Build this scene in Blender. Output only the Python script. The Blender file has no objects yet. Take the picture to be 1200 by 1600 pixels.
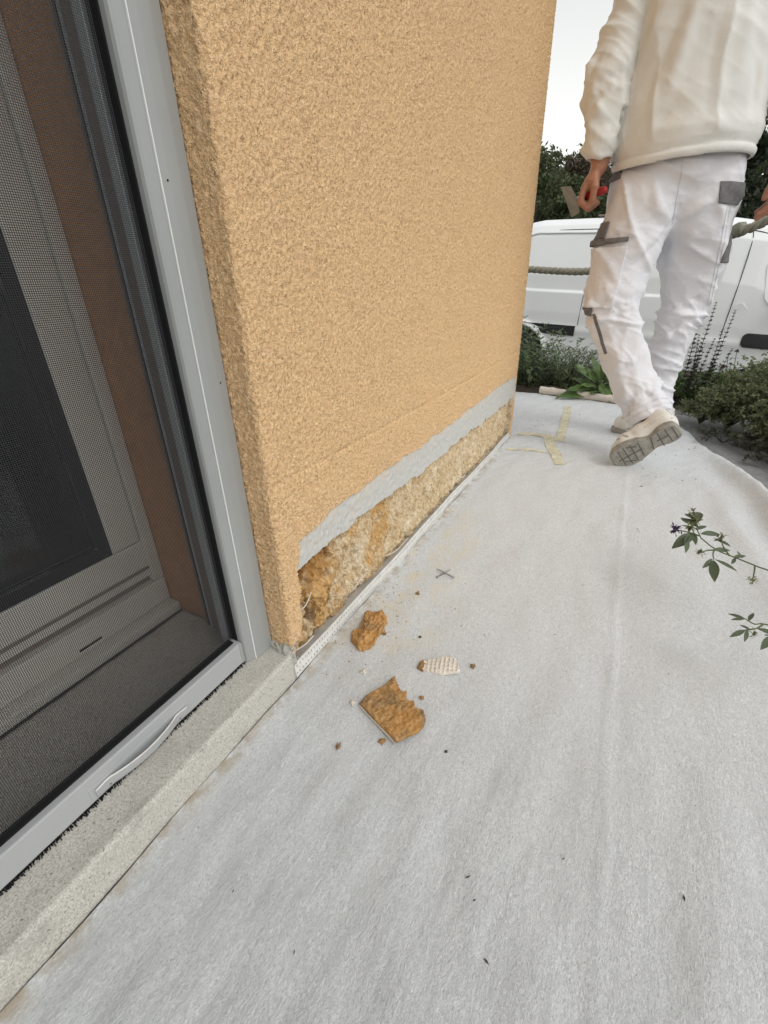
import bpy, bmesh, math, random
import numpy as np
from mathutils import Matrix, Vector
R = math.radians
scene = bpy.context.scene
COL = scene.collection

# ------------------------------------------------------------------ camera
cam_d = bpy.data.cameras.new('camera'); cam = bpy.data.objects.new('camera', cam_d); COL.objects.link(cam)
MC = np.array([[0.8853, -0.1911, 0.4248], [0.4645, 0.4084, -0.7864], [-0.0231, 0.8925, 0.4505]])
u_, s_, v_ = np.linalg.svd(MC); MC = u_ @ v_
m4 = Matrix.Identity(4)
for i in range(3):
    for j in range(3): m4[i][j] = MC[i][j]
m4.translation = (0.42, 0.0, 0.62)
cam.matrix_world = m4
cam_d.sensor_fit = 'VERTICAL'; cam_d.sensor_height = 24; cam_d.sensor_width = 24; cam_d.lens = 711.66/1600*24
cam_d.clip_start = 0.01; cam_d.clip_end = 2000
scene.camera = cam

# ------------------------------------------------------------------ sky, sun, exposure
SUN_EL, SUN_AZ = 50, 112          # azimuth measured from +Y towards +X
w = bpy.data.worlds.new('World'); scene.world = w; w.use_nodes = True
nt = w.node_tree; bg = nt.nodes['Background']
sky = nt.nodes.new('ShaderNodeTexSky'); sky.sky_type = 'NISHITA'; sky.sun_disc = False
sky.sun_elevation = R(SUN_EL); sky.sun_rotation = R(SUN_AZ)
sky.air_density = 3.0; sky.dust_density = 0.5; sky.ozone_density = 1.0; sky.altitude = 0
hs = nt.nodes.new('ShaderNodeHueSaturation'); hs.inputs['Saturation'].default_value = 0.08
nt.links.new(sky.outputs[0], hs.inputs['Color']); nt.links.new(hs.outputs[0], bg.inputs[0])
bg.inputs[1].default_value = 0.15
sd = bpy.data.lights.new('sun', 'SUN'); sd.energy = 0.6; sd.angle = R(18); sd.color = (1, 0.97, 0.93)
so = bpy.data.objects.new('sun', sd); COL.objects.link(so)
dv = Vector((math.sin(R(SUN_AZ))*math.cos(R(SUN_EL)), math.cos(R(SUN_AZ))*math.cos(R(SUN_EL)), math.sin(R(SUN_EL))))
so.rotation_euler = dv.to_track_quat('Z', 'Y').to_euler(); so.location = (3, -3, 6)
vs = scene.view_settings; vs.view_transform = 'Standard'; vs.look = 'None'; vs.gamma = 1; vs.exposure = 0.33
vs.use_curve_mapping = False
scene.cycles.max_bounces = 6; scene.cycles.transparent_max_bounces = 16

# ------------------------------------------------------------------ helpers
def tag(o, label=None, cat=None, group=None, kind=None):
    if label: o['label'] = label
    if cat: o['category'] = cat
    if group: o['group'] = group
    if kind: o['kind'] = kind
    return o
def thing(name, label, cat, loc=(0, 0, 0), group=None):
    o = bpy.data.objects.new(name, None); COL.objects.link(o); o.location = loc; o.empty_display_size = 0.05
    return tag(o, label, cat, group)
def mesh_np(name, V, F, smooth=True):
    """V (n,3) array, F (m,k) index array with k = 3 or 4"""
    V = np.asarray(V, np.float32); F = np.asarray(F, np.int32); k = F.shape[1]
    me = bpy.data.meshes.new(name)
    me.vertices.add(len(V)); me.vertices.foreach_set('co', V.ravel())
    me.loops.add(F.size); me.loops.foreach_set('vertex_index', F.ravel())
    me.polygons.add(len(F)); me.polygons.foreach_set('loop_start', np.arange(0, F.size, k, dtype=np.int32))
    me.update(calc_edges=True)
    me.polygons.foreach_set('use_smooth', np.full(len(F), smooth))
    return me
def link(name, me, mat, parent=None, loc=None):
    o = bpy.data.objects.new(name, me); COL.objects.link(o)
    if mat and not me.materials: me.materials.append(mat)
    if parent is not None: o.parent = parent
    if loc is not None: o.location = loc
    return o
def obj(name, V, F, mat, parent=None, smooth=True, base=None, lvl2=None):
    """world-coordinate mesh -> object. base = location of its top-level thing (vertices become local)."""
    V = np.asarray(V, float)
    if parent is not None:
        p = parent; off = np.zeros(3)
        while p is not None: off += np.array(p.location); p = p.parent
        V = V - off; loc = None
    elif base is not None:
        V = V - np.array(base); loc = base
    else: loc = None
    if isinstance(F, np.ndarray): me = mesh_np(name, V, F, smooth)
    else:
        me = bpy.data.meshes.new(name); me.from_pydata([tuple(v) for v in V], [], [tuple(f) for f in F]); me.update()
        me.polygons.foreach_set('use_smooth', [smooth]*len(me.polygons))
    return link(name, me, mat, parent, loc)
def bm_out(bm):
    bm.verts.ensure_lookup_table()
    for i, v in enumerate(bm.verts): v.index = i
    V = np.array([v.co[:] for v in bm.verts]); F = [[v.index for v in f.verts] for f in bm.faces]
    bm.free(); return V, F
def box(lo, hi, bev=0.0, seg=2):
    bm = bmesh.new(); bmesh.ops.create_cube(bm, size=1)
    lo = np.array(lo, float); hi = np.array(hi, float)
    for v in bm.verts: v.co = Vector((lo+hi)/2+np.array(v.co)*(hi-lo))
    if bev > 0: bmesh.ops.bevel(bm, geom=bm.edges[:], offset=bev, segments=seg, affect='EDGES', profile=0.5)
    return bm_out(bm)
def join(*parts):
    V = []; F = []; n = 0
    for v, f in parts:
        V.append(np.asarray(v, float)); F += [[i+n for i in q] for q in f]; n += len(v)
    return np.concatenate(V), F
def extrude_z(poly, z0, z1):
    n = len(poly); V = [(x, y, z0) for x, y in poly]+[(x, y, z1) for x, y in poly]
    F = [[i, (i+1) % n, n+(i+1) % n, n+i] for i in range(n)]+[list(range(n))[::-1], list(range(n, 2*n))]
    return np.array(V, float), F
def tube(P, r, seg=6, cap=True):
    P = np.asarray(P, float); n = len(P); r = np.broadcast_to(np.asarray(r, float), (n,))
    T = np.gradient(P, axis=0); T /= np.linalg.norm(T, axis=1)[:, None]+1e-9
    up = np.array([0, 0, 1.0]) if abs(T[0][2]) < 0.9 else np.array([1.0, 0, 0])
    V = []; N = np.cross(T[0], up); N /= np.linalg.norm(N)
    for i in range(n):
        N = N-T[i]*np.dot(N, T[i]); N /= np.linalg.norm(N); B = np.cross(T[i], N)
        for k in range(seg):
            a = 2*math.pi*k/seg; V.append(P[i]+r[i]*(math.cos(a)*N+math.sin(a)*B))
    F = [[i*seg+k, i*seg+(k+1) % seg, (i+1)*seg+(k+1) % seg, (i+1)*seg+k] for i in range(n-1) for k in range(seg)]
    if cap: F += [list(range(seg))[::-1], list(range((n-1)*seg, n*seg))]
    return np.array(V), F
def spline(pts, n):
    pts = np.asarray(pts, float); k = len(pts); t = np.linspace(0, k-1, n); out = []
    for x in t:
        i = min(int(x), k-2); u = x-i
        p0, p1, p2, p3 = pts[max(i-1, 0)], pts[i], pts[i+1], pts[min(i+2, k-1)]
        out.append(0.5*((2*p1)+(-p0+p2)*u+(2*p0-5*p1+4*p2-p3)*u*u+(-p0+3*p1-3*p2+p3)*u**3))
    return np.array(out)
def lathe(prof, axis_o, axis_d, seg=16):
    """prof: list of (r, h)"""
    d = np.array(axis_d, float); d /= np.linalg.norm(d)
    a = np.array([0, 0, 1.0]) if abs(d[2]) < 0.9 else np.array([1.0, 0, 0])
    n = np.cross(d, a); n /= np.linalg.norm(n); b = np.cross(d, n); o = np.array(axis_o, float); V = []
    for r, h in prof:
        for k in range(seg):
            t = 2*math.pi*k/seg; V.append(o+d*h+r*(math.cos(t)*n+math.sin(t)*b))
    F = [[i*seg+k, i*seg+(k+1) % seg, (i+1)*seg+(k+1) % seg, (i+1)*seg+k] for i in range(len(prof)-1) for k in range(seg)]
    F += [list(range(seg))[::-1], list(range((len(prof)-1)*seg, len(prof)*seg))]
    return np.array(V), F
def band_field(n0, n1, cell, lo, hi, seed):
    """random field, n0 x n1 samples of spacing cell, wavelengths between lo and hi (m); unit std. lo/hi may be pairs for anisotropy"""
    rg = np.random.default_rng(seed); a = rg.standard_normal((n0, n1))
    f0 = np.fft.fftfreq(n0, cell)[:, None]; f1 = np.fft.rfftfreq(n1, cell)[None, :]
    lo = lo if isinstance(lo, tuple) else (lo, lo); hi = hi if isinstance(hi, tuple) else (hi, hi)
    k1 = np.sqrt((f0*lo[0])**2+(f1*lo[1])**2); k2 = np.sqrt((f0*hi[0])**2+(f1*hi[1])**2)
    A = np.fft.irfft2(np.fft.rfft2(a)*(np.exp(-(k1**2))*(1-np.exp(-(k2**2)))), s=(n0, n1))
    return A/A.std()
def bil(A, x, y):
    x = np.clip(x, 0, A.shape[0]-1.001); y = np.clip(y, 0, A.shape[1]-1.001)
    i = x.astype(int); j = y.astype(int); u = x-i; v = y-j
    return A[i, j]*(1-u)*(1-v)+A[i+1, j]*u*(1-v)+A[i, j+1]*(1-u)*v+A[i+1, j+1]*u*v
def n3(P, scale, seed, k=10):
    rg = np.random.default_rng(seed); out = 0
    for i in range(k):
        d = rg.standard_normal(3); d /= np.linalg.norm(d); f = 2*math.pi/scale*rg.uniform(0.6, 1.6)
        out = out+np.sin((P[..., 0]*d[0]+P[..., 1]*d[1]+P[..., 2]*d[2])*f+rg.uniform(0, 6.3))
    return out/math.sqrt(k/2)
def grid_faces(n0, n1, mask=None):
    i, j = np.meshgrid(np.arange(n0-1), np.arange(n1-1), indexing='ij')
    F = np.stack([i*n1+j, (i+1)*n1+j, (i+1)*n1+j+1, i*n1+j+1], -1)
    return F[mask] if mask is not None else F.reshape(-1, 4)
def compact(V, F):
    u, inv = np.unique(F, return_inverse=True); return V[u], inv.reshape(F.shape).astype(np.int32)

# ---- signed-distance volumes, surfaced with naive surface nets
class Vol:
    def __init__(s, lo, hi, h):
        s.lo = np.array(lo, float); s.h = h; s.n = np.ceil((np.array(hi)-s.lo)/h).astype(int)+1
        s.f = np.full(s.n, 0.2, np.float32)
    def box(s, lo, hi):
        a = np.clip(np.floor((np.array(lo)-s.lo)/s.h).astype(int), 0, s.n-1); b = np.clip(np.ceil((np.array(hi)-s.lo)/s.h).astype(int)+1, 1, s.n)
        sl = tuple(slice(a[i], b[i]) for i in range(3))
        g = np.meshgrid(*[s.lo[i]+s.h*np.arange(a[i], b[i]) for i in range(3)], indexing='ij')
        return sl, np.stack(g, -1)
    def put(s, sl, d, k):
        a = s.f[sl]
        if k > 0:
            hh = np.clip(0.5+0.5*(a-d)/k, 0, 1); s.f[sl] = a*(1-hh)+d*hh-k*hh*(1-hh)
        else: s.f[sl] = np.minimum(a, d)
    def cone(s, a, b, r1, r2, k=0.02, flat=None):
        a = np.array(a, float); b = np.array(b, float); m = max(r1, r2)*(1.3)+k*2+0.03
        sl, P = s.box(np.minimum(a, b)-m, np.maximum(a, b)+m)
        ab = b-a; t = np.clip(((P-a)@ab)/(ab@ab+1e-12), 0, 1); q = P-(a+t[..., None]*ab)
        if flat is not None:
            ax = np.array(flat[0], float); ax /= np.linalg.norm(ax); c = q@ax; q = q+ax*(c*(1/flat[1]-1))[..., None]
        s.put(sl, np.linalg.norm(q, axis=-1)-(r1+(r2-r1)*t), k)
    def chain(s, pts, k=0.02, flat=None):
        for (a, r1), (b, r2) in zip(pts[:-1], pts[1:]): s.cone(a, b, r1, r2, k, flat)
    def cut(s, p, nrm):      # removes the side nrm points to, within radius
        nrm = np.array(nrm, float); nrm /= np.linalg.norm(nrm)
        sl, P = s.box(s.lo, s.lo+s.h*s.n); s.f[sl] = np.maximum(s.f[sl], ((P-np.array(p))@nrm))
    def net(s):
        f = s.f; h = s.h; n = np.array(f.shape); neg = f < 0
        c = sum(neg[dx:n[0]-1+dx, dy:n[1]-1+dy, dz:n[2]-1+dz].astype(np.int8) for dx in (0, 1) for dy in (0, 1) for dz in (0, 1))
        act = (c > 0) & (c < 8); I = np.argwhere(act); idx = np.full(act.shape, -1, np.int64); idx[act] = np.arange(len(I))
        S = np.zeros((len(I), 3)); N = np.zeros(len(I))
        crn = [(0, 0, 0), (1, 0, 0), (0, 1, 0), (0, 0, 1), (1, 1, 0), (1, 0, 1), (0, 1, 1), (1, 1, 1)]
        for a in range(8):
            for b in range(a+1, 8):
                A, B = np.array(crn[a]), np.array(crn[b])
                if abs(A-B).sum() != 1: continue
                fa = f[tuple((I+A).T)]; fb = f[tuple((I+B).T)]; mk = (fa < 0) != (fb < 0)
                t = np.where(mk, fa/np.where(mk, fa-fb, 1), 0)
                S += np.where(mk[:, None], A+(B-A)*t[:, None], 0); N += mk
        V = s.lo+h*(I+S/N[:, None]); Q = []
        for ax in range(3):
            o = [0, 0, 0]; o[ax] = 1
            a = neg[:n[0]-o[0], :n[1]-o[1], :n[2]-o[2]]; b = neg[o[0]:, o[1]:, o[2]:]
            E = np.argwhere(a != b); u, v = (ax+1) % 3, (ax+2) % 3
            E = E[(E[:, u] > 0) & (E[:, v] > 0) & (E[:, u] < n[u]-1) & (E[:, v] < n[v]-1)]
            eu = np.zeros(3, int); ev = np.zeros(3, int); eu[u] = 1; ev[v] = 1
            q = np.stack([idx[tuple((E-eu-ev).T)], idx[tuple((E-ev).T)], idx[tuple(E.T)], idx[tuple((E-eu).T)]], 1)
            fl = ~neg[tuple(E.T)]; q[fl] = q[fl][:, ::-1]; Q.append(q)
        F = np.concatenate(Q); F = F[(F >= 0).all(1)]
        return V, F.astype(np.int32)
def vnormals(V, F):
    n = np.cross(V[F[:, 2]]-V[F[:, 0]], V[F[:, 3]]-V[F[:, 1]]) if F.shape[1] == 4 else np.cross(V[F[:, 1]]-V[F[:, 0]], V[F[:, 2]]-V[F[:, 0]])
    N = np.zeros_like(V)
    for k in range(F.shape[1]): np.add.at(N, F[:, k], n)
    return N/(np.linalg.norm(N, axis=1)[:, None]+1e-12)
def creases(V, N, segs, fade=1.0):
    """each seg: p0, p1, width, amplitude"""
    D = np.zeros(len(V))
    for p0, p1, wd, am in segs:
        p0 = np.array(p0, float); p1 = np.array(p1, float); ab = p1-p0
        t = np.clip(((V-p0)@ab)/(ab@ab+1e-9), 0, 1); d = np.linalg.norm(V-(p0+t[:, None]*ab), axis=1)
        D += am*np.exp(-(d/wd)**2)*np.sin(np.pi*np.clip(t, 0.08, 0.92))
    return V+N*(D*fade)[:, None]
def poly_sd(X, Y, poly):
    poly = np.asarray(poly, float); d = np.full(X.shape, 1e9); s = np.ones(X.shape)
    for i in range(len(poly)):
        a = poly[i]; b = poly[i-1]; e = b-a; wx = X-a[0]; wy = Y-a[1]
        t = np.clip((wx*e[0]+wy*e[1])/(e@e), 0, 1); d = np.minimum(d, (wx-e[0]*t)**2+(wy-e[1]*t)**2)
        c1 = Y >= a[1]; c2 = Y < b[1]; c3 = e[0]*wy > e[1]*wx
        s = np.where((c1 & c2 & c3) | (~c1 & ~c2 & ~c3), -s, s)
    return s*np.sqrt(d)

# ------------------------------------------------------------------ materials
def new_mat(name):
    m = bpy.data.materials.new(name); m.use_nodes = True; t = m.node_tree
    return m, t, t.nodes['Principled BSDF']
class NB:
    def __init__(s, t):
        s.t = t; s.co = t.nodes.new('ShaderNodeTexCoord').outputs['Object']
    def node(s, ty, **kw):
        n = s.t.nodes.new(ty)
        for k, v in kw.items(): setattr(n, k, v)
        return n
    def lk(s, a, b): s.t.links.new(a, b)
    def mapped(s, sc, loc=(0, 0, 0), rot=(0, 0, 0)):
        n = s.node('ShaderNodeMapping'); n.inputs['Scale'].default_value = sc; n.inputs['Location'].default_value = loc; n.inputs['Rotation'].default_value = rot
        s.lk(s.co, n.inputs[0]); return n.outputs[0]
    def noise(s, scale, detail=4, rough=0.55, vec=None, dist=0.0):
        n = s.node('ShaderNodeTexNoise'); n.inputs['Scale'].default_value = scale; n.inputs['Detail'].default_value = detail
        n.inputs['Roughness'].default_value = rough; n.inputs['Distortion'].default_value = dist
        s.lk(vec if vec is not None else s.co, n.inputs['Vector']); return n.outputs['Fac']
    def voro(s, scale, vec=None, feature='F1'):
        n = s.node('ShaderNodeTexVoronoi', feature=feature); n.inputs['Scale'].default_value = scale
        s.lk(vec if vec is not None else s.co, n.inputs['Vector']); return n
    def ramp(s, fac, stops):
        n = s.node('ShaderNodeValToRGB'); e = n.color_ramp.elements
        while len(e) < len(stops): e.new(0.5)
        for i, (p, c) in enumerate(stops):
            e[i].position = p; e[i].color = (*c, 1) if len(c) == 3 else c
        s.lk(fac, n.inputs[0]); return n.outputs['Color']
    def rng(s, fac, a, b, c=0.0, d=1.0):
        n = s.node('ShaderNodeMapRange'); n.inputs[1].default_value = a; n.inputs[2].default_value = b; n.inputs[3].default_value = c; n.inputs[4].default_value = d
        s.lk(fac, n.inputs[0]); return n.outputs[0]
    def mix(s, fac, a, b, bt='MIX'):
        n = s.node('ShaderNodeMix', data_type='RGBA', blend_type=bt)
        for sock, val in ((n.inputs[0], fac), (n.inputs[6], a), (n.inputs[7], b)):
            if hasattr(val, 'links'): s.lk(val, sock)
            elif isinstance(val, (int, float)): sock.default_value = val
            else: sock.default_value = (*val, 1)
        return n.outputs[2]
    def math(s, op, a, b=0.0):
        n = s.node('ShaderNodeMath', operation=op)
        for sock, val in ((n.inputs[0], a), (n.inputs[1], b)):
            if hasattr(val, 'links'): s.lk(val, sock)
            else: sock.default_value = val
        return n.outputs[0]
    def xyz(s):
        n = s.node('ShaderNodeSeparateXYZ'); s.lk(s.co, n.inputs[0]); return n.outputs
    def bump(s, bs, h, strength, dist):
        n = s.node('ShaderNodeBump'); n.inputs['Strength'].default_value = strength; n.inputs['Distance'].default_value = dist
        s.lk(h, n.inputs['Height']); s.lk(n.outputs[0], bs.inputs['Normal'])
def simple(name, col, rough=0.6, metal=0.0, var=0.0, vscale=20, bump=0.0, bscale=60, spec=None, coat=0.0):
    m, t, b = new_mat(name); b.inputs['Base Color'].default_value = (*col, 1); b.inputs['Roughness'].default_value = rough; b.inputs['Metallic'].default_value = metal
    if spec is not None: b.inputs['Specular IOR Level'].default_value = spec
    if coat: b.inputs['Coat Weight'].default_value = coat; b.inputs['Coat Roughness'].default_value = 0.05
    if var or bump:
        nb = NB(t)
        if var:
            f = nb.noise(vscale, 5, 0.6)
            lo = tuple(c*(1-var) for c in col); hi = tuple(min(1, c*(1+var)) for c in col)
            nb.lk(nb.ramp(f, [(0.3, lo), (0.7, hi)]), b.inputs['Base Color'])
        if bump: nb.bump(b, nb.noise(bscale, 4, 0.6), 0.6, bump)
    return m
M = {}
def stucco_mat():
    m, t, b = new_mat('stucco'); nb = NB(t)
    f = nb.noise(230, 3, 0.65); g = nb.noise(2.2, 4, 0.6); k = nb.noise(30, 3, 0.5)
    c = nb.ramp(f, [(0.32, (0.62, 0.385, 0.19)), (0.5, (0.87, 0.58, 0.315)), (0.68, (0.95, 0.70, 0.42))])
    c = nb.mix(nb.rng(g, 0.35, 0.7, 0, 0.22), c, (0.76, 0.50, 0.27)); c = nb.mix(nb.rng(k, 0.60, 0.75, 0, 0.3), c, (0.80, 0.54, 0.36)); c = nb.mix(nb.math('MULTIPLY', nb.rng(nb.xyz()[2], 0.12, 0.5, 1, 0), nb.rng(nb.noise(16, 5, 0.7), 0.48, 0.68, 0, 0.3)), c, (0.70, 0.56, 0.38))
    nb.lk(c, b.inputs['Base Color']); b.inputs['Roughness'].default_value = 0.95; b.inputs['Specular IOR Level'].default_value = 0.2
    nb.bump(b, nb.math('ADD', f, nb.math('MULTIPLY', nb.noise(520, 2, 0.6), 0.5)), 1.0, 0.0042); return m
M['stucco'] = stucco_mat()
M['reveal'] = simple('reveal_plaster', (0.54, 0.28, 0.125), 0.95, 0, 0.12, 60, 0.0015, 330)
def basecoat_mat():
    m, t, b = new_mat('base_coat'); nb = NB(t)
    v = nb.mapped((1, 14, 3)); f = nb.noise(18, 5, 0.6, v); g = nb.noise(60, 4, 0.6); p = nb.noise(14, 3, 0.6)
    c = nb.ramp(f, [(0.3, (0.47, 0.465, 0.435)), (0.7, (0.58, 0.58, 0.55))]); c = nb.mix(nb.rng(g, 0.55, 0.75, 0, 0.35), c, (0.44, 0.42, 0.38))
    c = nb.mix(nb.rng(p, 0.60, 0.72, 0, 0.35), c, (0.66, 0.54, 0.42)); c = nb.mix(nb.math('MULTIPLY', nb.rng(nb.xyz()[2], 0.235, 0.265, 0, 1), nb.rng(nb.noise(45, 4, 0.7, nb.mapped((1, 1, 0.4))), 0.45, 0.6, 0, 0.6)), c, (0.70, 0.55, 0.40))
    nb.lk(c, b.inputs['Base Color']); b.inputs['Roughness'].default_value = 0.9; nb.bump(b, nb.noise(160, 4, 0.6, nb.mapped((1, 2, 0.5))), 0.5, 0.001); return m
M['base_coat'] = basecoat_mat()
def insul_mat():
    m, t, b = new_mat('insulation'); nb = NB(t)
    vf = nb.mapped((1, 3.2, 0.9), rot=(0.25, 0, 0)); fib = nb.noise(70, 6, 0.7, vf, 0.6); big = nb.noise(13, 4, 0.6, None, 0.4); mid = nb.noise(38, 4, 0.6)
    pale = nb.ramp(fib, [(0.30, (0.26, 0.17, 0.085)), (0.45, (0.53, 0.405, 0.25)), (0.60, (0.68, 0.56, 0.39)), (0.75, (0.80, 0.72, 0.57))])
    oran = nb.ramp(fib, [(0.2, (0.20, 0.105, 0.035)), (0.45, (0.47, 0.28, 0.11)), (0.62, (0.64, 0.44, 0.21)), (0.8, (0.76, 0.60, 0.38))])
    y = nb.xyz()[1]
    k = nb.rng(nb.math('ADD', y, nb.rng(big, 0.3, 0.7, -0.55, 0.55)), -0.84, -0.52, 1, 0)
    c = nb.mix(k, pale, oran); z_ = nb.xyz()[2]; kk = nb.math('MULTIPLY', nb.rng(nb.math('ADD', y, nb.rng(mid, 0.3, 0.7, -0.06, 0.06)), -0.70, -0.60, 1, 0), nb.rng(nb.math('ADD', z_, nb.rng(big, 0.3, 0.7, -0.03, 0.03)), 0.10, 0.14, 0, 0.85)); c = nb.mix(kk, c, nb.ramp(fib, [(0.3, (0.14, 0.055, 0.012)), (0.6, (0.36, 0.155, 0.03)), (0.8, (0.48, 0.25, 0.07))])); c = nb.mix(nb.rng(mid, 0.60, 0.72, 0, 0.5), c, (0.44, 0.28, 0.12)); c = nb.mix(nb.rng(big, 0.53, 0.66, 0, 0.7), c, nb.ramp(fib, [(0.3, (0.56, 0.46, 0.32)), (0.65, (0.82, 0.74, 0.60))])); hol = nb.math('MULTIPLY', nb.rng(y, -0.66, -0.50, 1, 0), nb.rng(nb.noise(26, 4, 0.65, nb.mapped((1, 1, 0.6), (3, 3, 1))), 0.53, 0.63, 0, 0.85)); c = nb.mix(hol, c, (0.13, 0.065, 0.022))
    nb.lk(c, b.inputs['Base Color']); b.inputs['Roughness'].default_value = 1.0; b.inputs['Specular IOR Level'].default_value = 0.1
    nb.bump(b, fib, 0.7, 0.003); return m
M['insulation'] = insul_mat()
def stone_mat():
    m, t, b = new_mat('sill_stone'); nb = NB(t)
    f = nb.noise(520, 3, 0.75); g = nb.noise(26, 5, 0.7); h = nb.noise(260, 3, 0.6, nb.mapped((1, 1, 1), rot=(0, 0, 0.7)))
    c = nb.ramp(f, [(0.36, (0.34, 0.325, 0.29)), (0.5, (0.50, 0.48, 0.43)), (0.62, (0.62, 0.60, 0.545))])
    c = nb.mix(nb.rng(g, 0.55, 0.72, 0, 0.5), c, (0.27, 0.26, 0.24)); c = nb.mix(nb.rng(h, 0.63, 0.68, 0, 0.75), c, (0.12, 0.115, 0.10))
    nb.lk(c, b.inputs['Base Color']); b.inputs['Roughness'].default_value = 0.85; nb.bump(b, f, 0.2, 0.0004); return m
M['stone'] = stone_mat()
def sheet_mat():
    m, t, b = new_mat('fleece'); nb = NB(t)
    fi = nb.noise(430, 4, 0.75, nb.mapped((1, 0.5, 1), rot=(0, 0, 0.45)), 1.6); fj = nb.noise(190, 5, 0.7, nb.mapped((1, 0.45, 1), rot=(0, 0, -0.35)), 1.4); g = nb.noise(7, 4, 0.6)
    c = nb.ramp(fi, [(0.37, (0.50, 0.52, 0.53)), (0.51, (0.73, 0.752, 0.762)), (0.64, (0.87, 0.885, 0.892))])
    c = nb.mix(nb.rng(fj, 0.46, 0.62, 0, 0.5), c, (0.58, 0.595, 0.60)); c = nb.mix(nb.rng(g, 0.5, 0.72, 0, 0.4), c, (0.68, 0.70, 0.71))
    X = nb.xyz(); st = nb.noise(9, 5, 0.7, nb.mapped((2.0, 1, 1), (3, 1, 0)))
    near = nb.rng(X[0], 0.05, 0.24, 1, 0); yk = nb.math('MULTIPLY', nb.rng(X[1], 0.45, 0.60, 0, 1), nb.rng(X[1], 0.95, 1.3, 1, 0))
    c = nb.mix(nb.math('MULTIPLY', nb.math('MULTIPLY', near, yk), nb.rng(st, 0.46, 0.66, 0, 0.7)), c, (0.74, 0.66, 0.44))
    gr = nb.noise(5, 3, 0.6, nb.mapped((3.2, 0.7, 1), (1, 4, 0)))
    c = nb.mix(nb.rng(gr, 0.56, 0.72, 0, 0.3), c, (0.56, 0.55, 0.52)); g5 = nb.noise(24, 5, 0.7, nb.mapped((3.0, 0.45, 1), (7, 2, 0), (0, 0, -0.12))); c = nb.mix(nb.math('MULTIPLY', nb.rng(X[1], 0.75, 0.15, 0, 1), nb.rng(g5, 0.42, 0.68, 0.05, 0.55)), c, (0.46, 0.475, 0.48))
    edge = nb.math('MULTIPLY', nb.math('MULTIPLY', nb.rng(X[0], 0.0, 0.03, 1, 0), nb.math('MULTIPLY', nb.rng(X[0], -0.02, 0.0, 0, 1), nb.rng(X[1], 1.7, 1.8, 1, 0))), nb.rng(nb.noise(30, 4, 0.7), 0.42, 0.6, 0, 0.8)); c = nb.mix(edge, c, (0.36, 0.27, 0.15))
    sp = nb.noise(210, 2, 0.5); c = nb.mix(nb.rng(sp, 0.74, 0.78, 0, 0.7), c, (0.35, 0.31, 0.25))
    nb.lk(c, b.inputs['Base Color']); b.inputs['Roughness'].default_value = 0.95; b.inputs['Specular IOR Level'].default_value = 0.15
    nb.bump(b, nb.math('ADD', fi, nb.math('MULTIPLY', fj, 1.4)), 0.6, 0.003); return m
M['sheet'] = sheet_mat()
M['alu'] = simple('grey_aluminium', (0.32, 0.33, 0.325), 0.38, 0.0, 0.04, 8)
M['alu_rail'] = simple('silver_rail', (0.40, 0.41, 0.415), 0.34, 0.0, 0.03, 12)
M['black'] = simple('black_rubber', (0.012, 0.012, 0.013), 0.9, spec=0.2)
M['screen'] = simple('screen_wire', (0.022, 0.022, 0.024), 0.6)
M['guide'] = simple('guide_metal', (0.25, 0.20, 0.17), 0.5, 0, 0.1, 30)
M['guide_light'] = simple('guide_seal', (0.50, 0.54, 0.56), 0.6)
M['door_white'] = simple('door_frame_grey', (0.66, 0.64, 0.585), 0.45, 0, 0.05, 6)
M['steel'] = simple('steel', (0.45, 0.46, 0.47), 0.35, 0.9)
M['steel_dull'] = simple('dull_blade', (0.30, 0.30, 0.28), 0.5, 0.3, 0.25, 30)
M['bead'] = simple('bead_plastic', (0.66, 0.65, 0.62), 0.6, 0, 0.14, 60)
M['mortar'] = simple('mortar', (0.38, 0.37, 0.33), 0.95, 0, 0.25, 120, 0.002, 200)
M['tape'] = simple('paper_tape', (0.80, 0.775, 0.63), 0.7, 0, 0.1, 40)
def tape_mat():
    m, t, b = new_mat('paper_tape'); nb = NB(t); f = nb.noise(60, 4, 0.6)
    nb.lk(nb.ramp(f, [(0.3, (0.84, 0.77, 0.52)), (0.7, (0.90, 0.85, 0.66))]), b.inputs['Base Color']); b.inputs['Roughness'].default_value = 0.6
    tr = nb.node('ShaderNodeBsdfTransparent'); mx = nb.node('ShaderNodeMixShader'); nb.lk(nb.rng(nb.noise(25, 4, 0.6), 0.3, 0.7, 0.3, 0.72), mx.inputs[0])
    nb.lk(b.outputs[0], mx.inputs[1]); nb.lk(tr.outputs[0], mx.inputs[2]); nb.lk(mx.outputs[0], t.nodes['Material Output'].inputs[0]); return m
M['tape'] = tape_mat()
M['paint_white'] = simple('van_paint', (0.83, 0.84, 0.83), 0.25, 0, 0.02, 2, coat=0.6)
M['van_trim'] = simple('van_trim', (0.02, 0.02, 0.022), 0.55)
M['van_glass'] = simple('van_glass', (0.012, 0.014, 0.016), 0.08)
M['tyre'] = simple('tyre', (0.02, 0.02, 0.02), 0.85)
M['rim'] = simple('rim', (0.35, 0.35, 0.36), 0.4, 0.6)
M['rope'] = simple('rope', (0.30, 0.285, 0.23), 0.9, 0, 0.3, 90, 0.002, 260)
M['rope_dark'] = simple('rope_whipping', (0.25, 0.25, 0.2), 0.9, 0, 0.4, 120, 0.002, 300)
M['soil'] = simple('soil', (0.06, 0.045, 0.032), 1.0, 0, 0.4, 30, 0.02, 40)
M['paving'] = simple('paving', (0.27, 0.27, 0.27), 0.9, 0, 0.18, 60, 0.002, 250)
M['road'] = simple('asphalt', (0.06, 0.06, 0.06), 0.95, 0, 0.2, 80)
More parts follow.
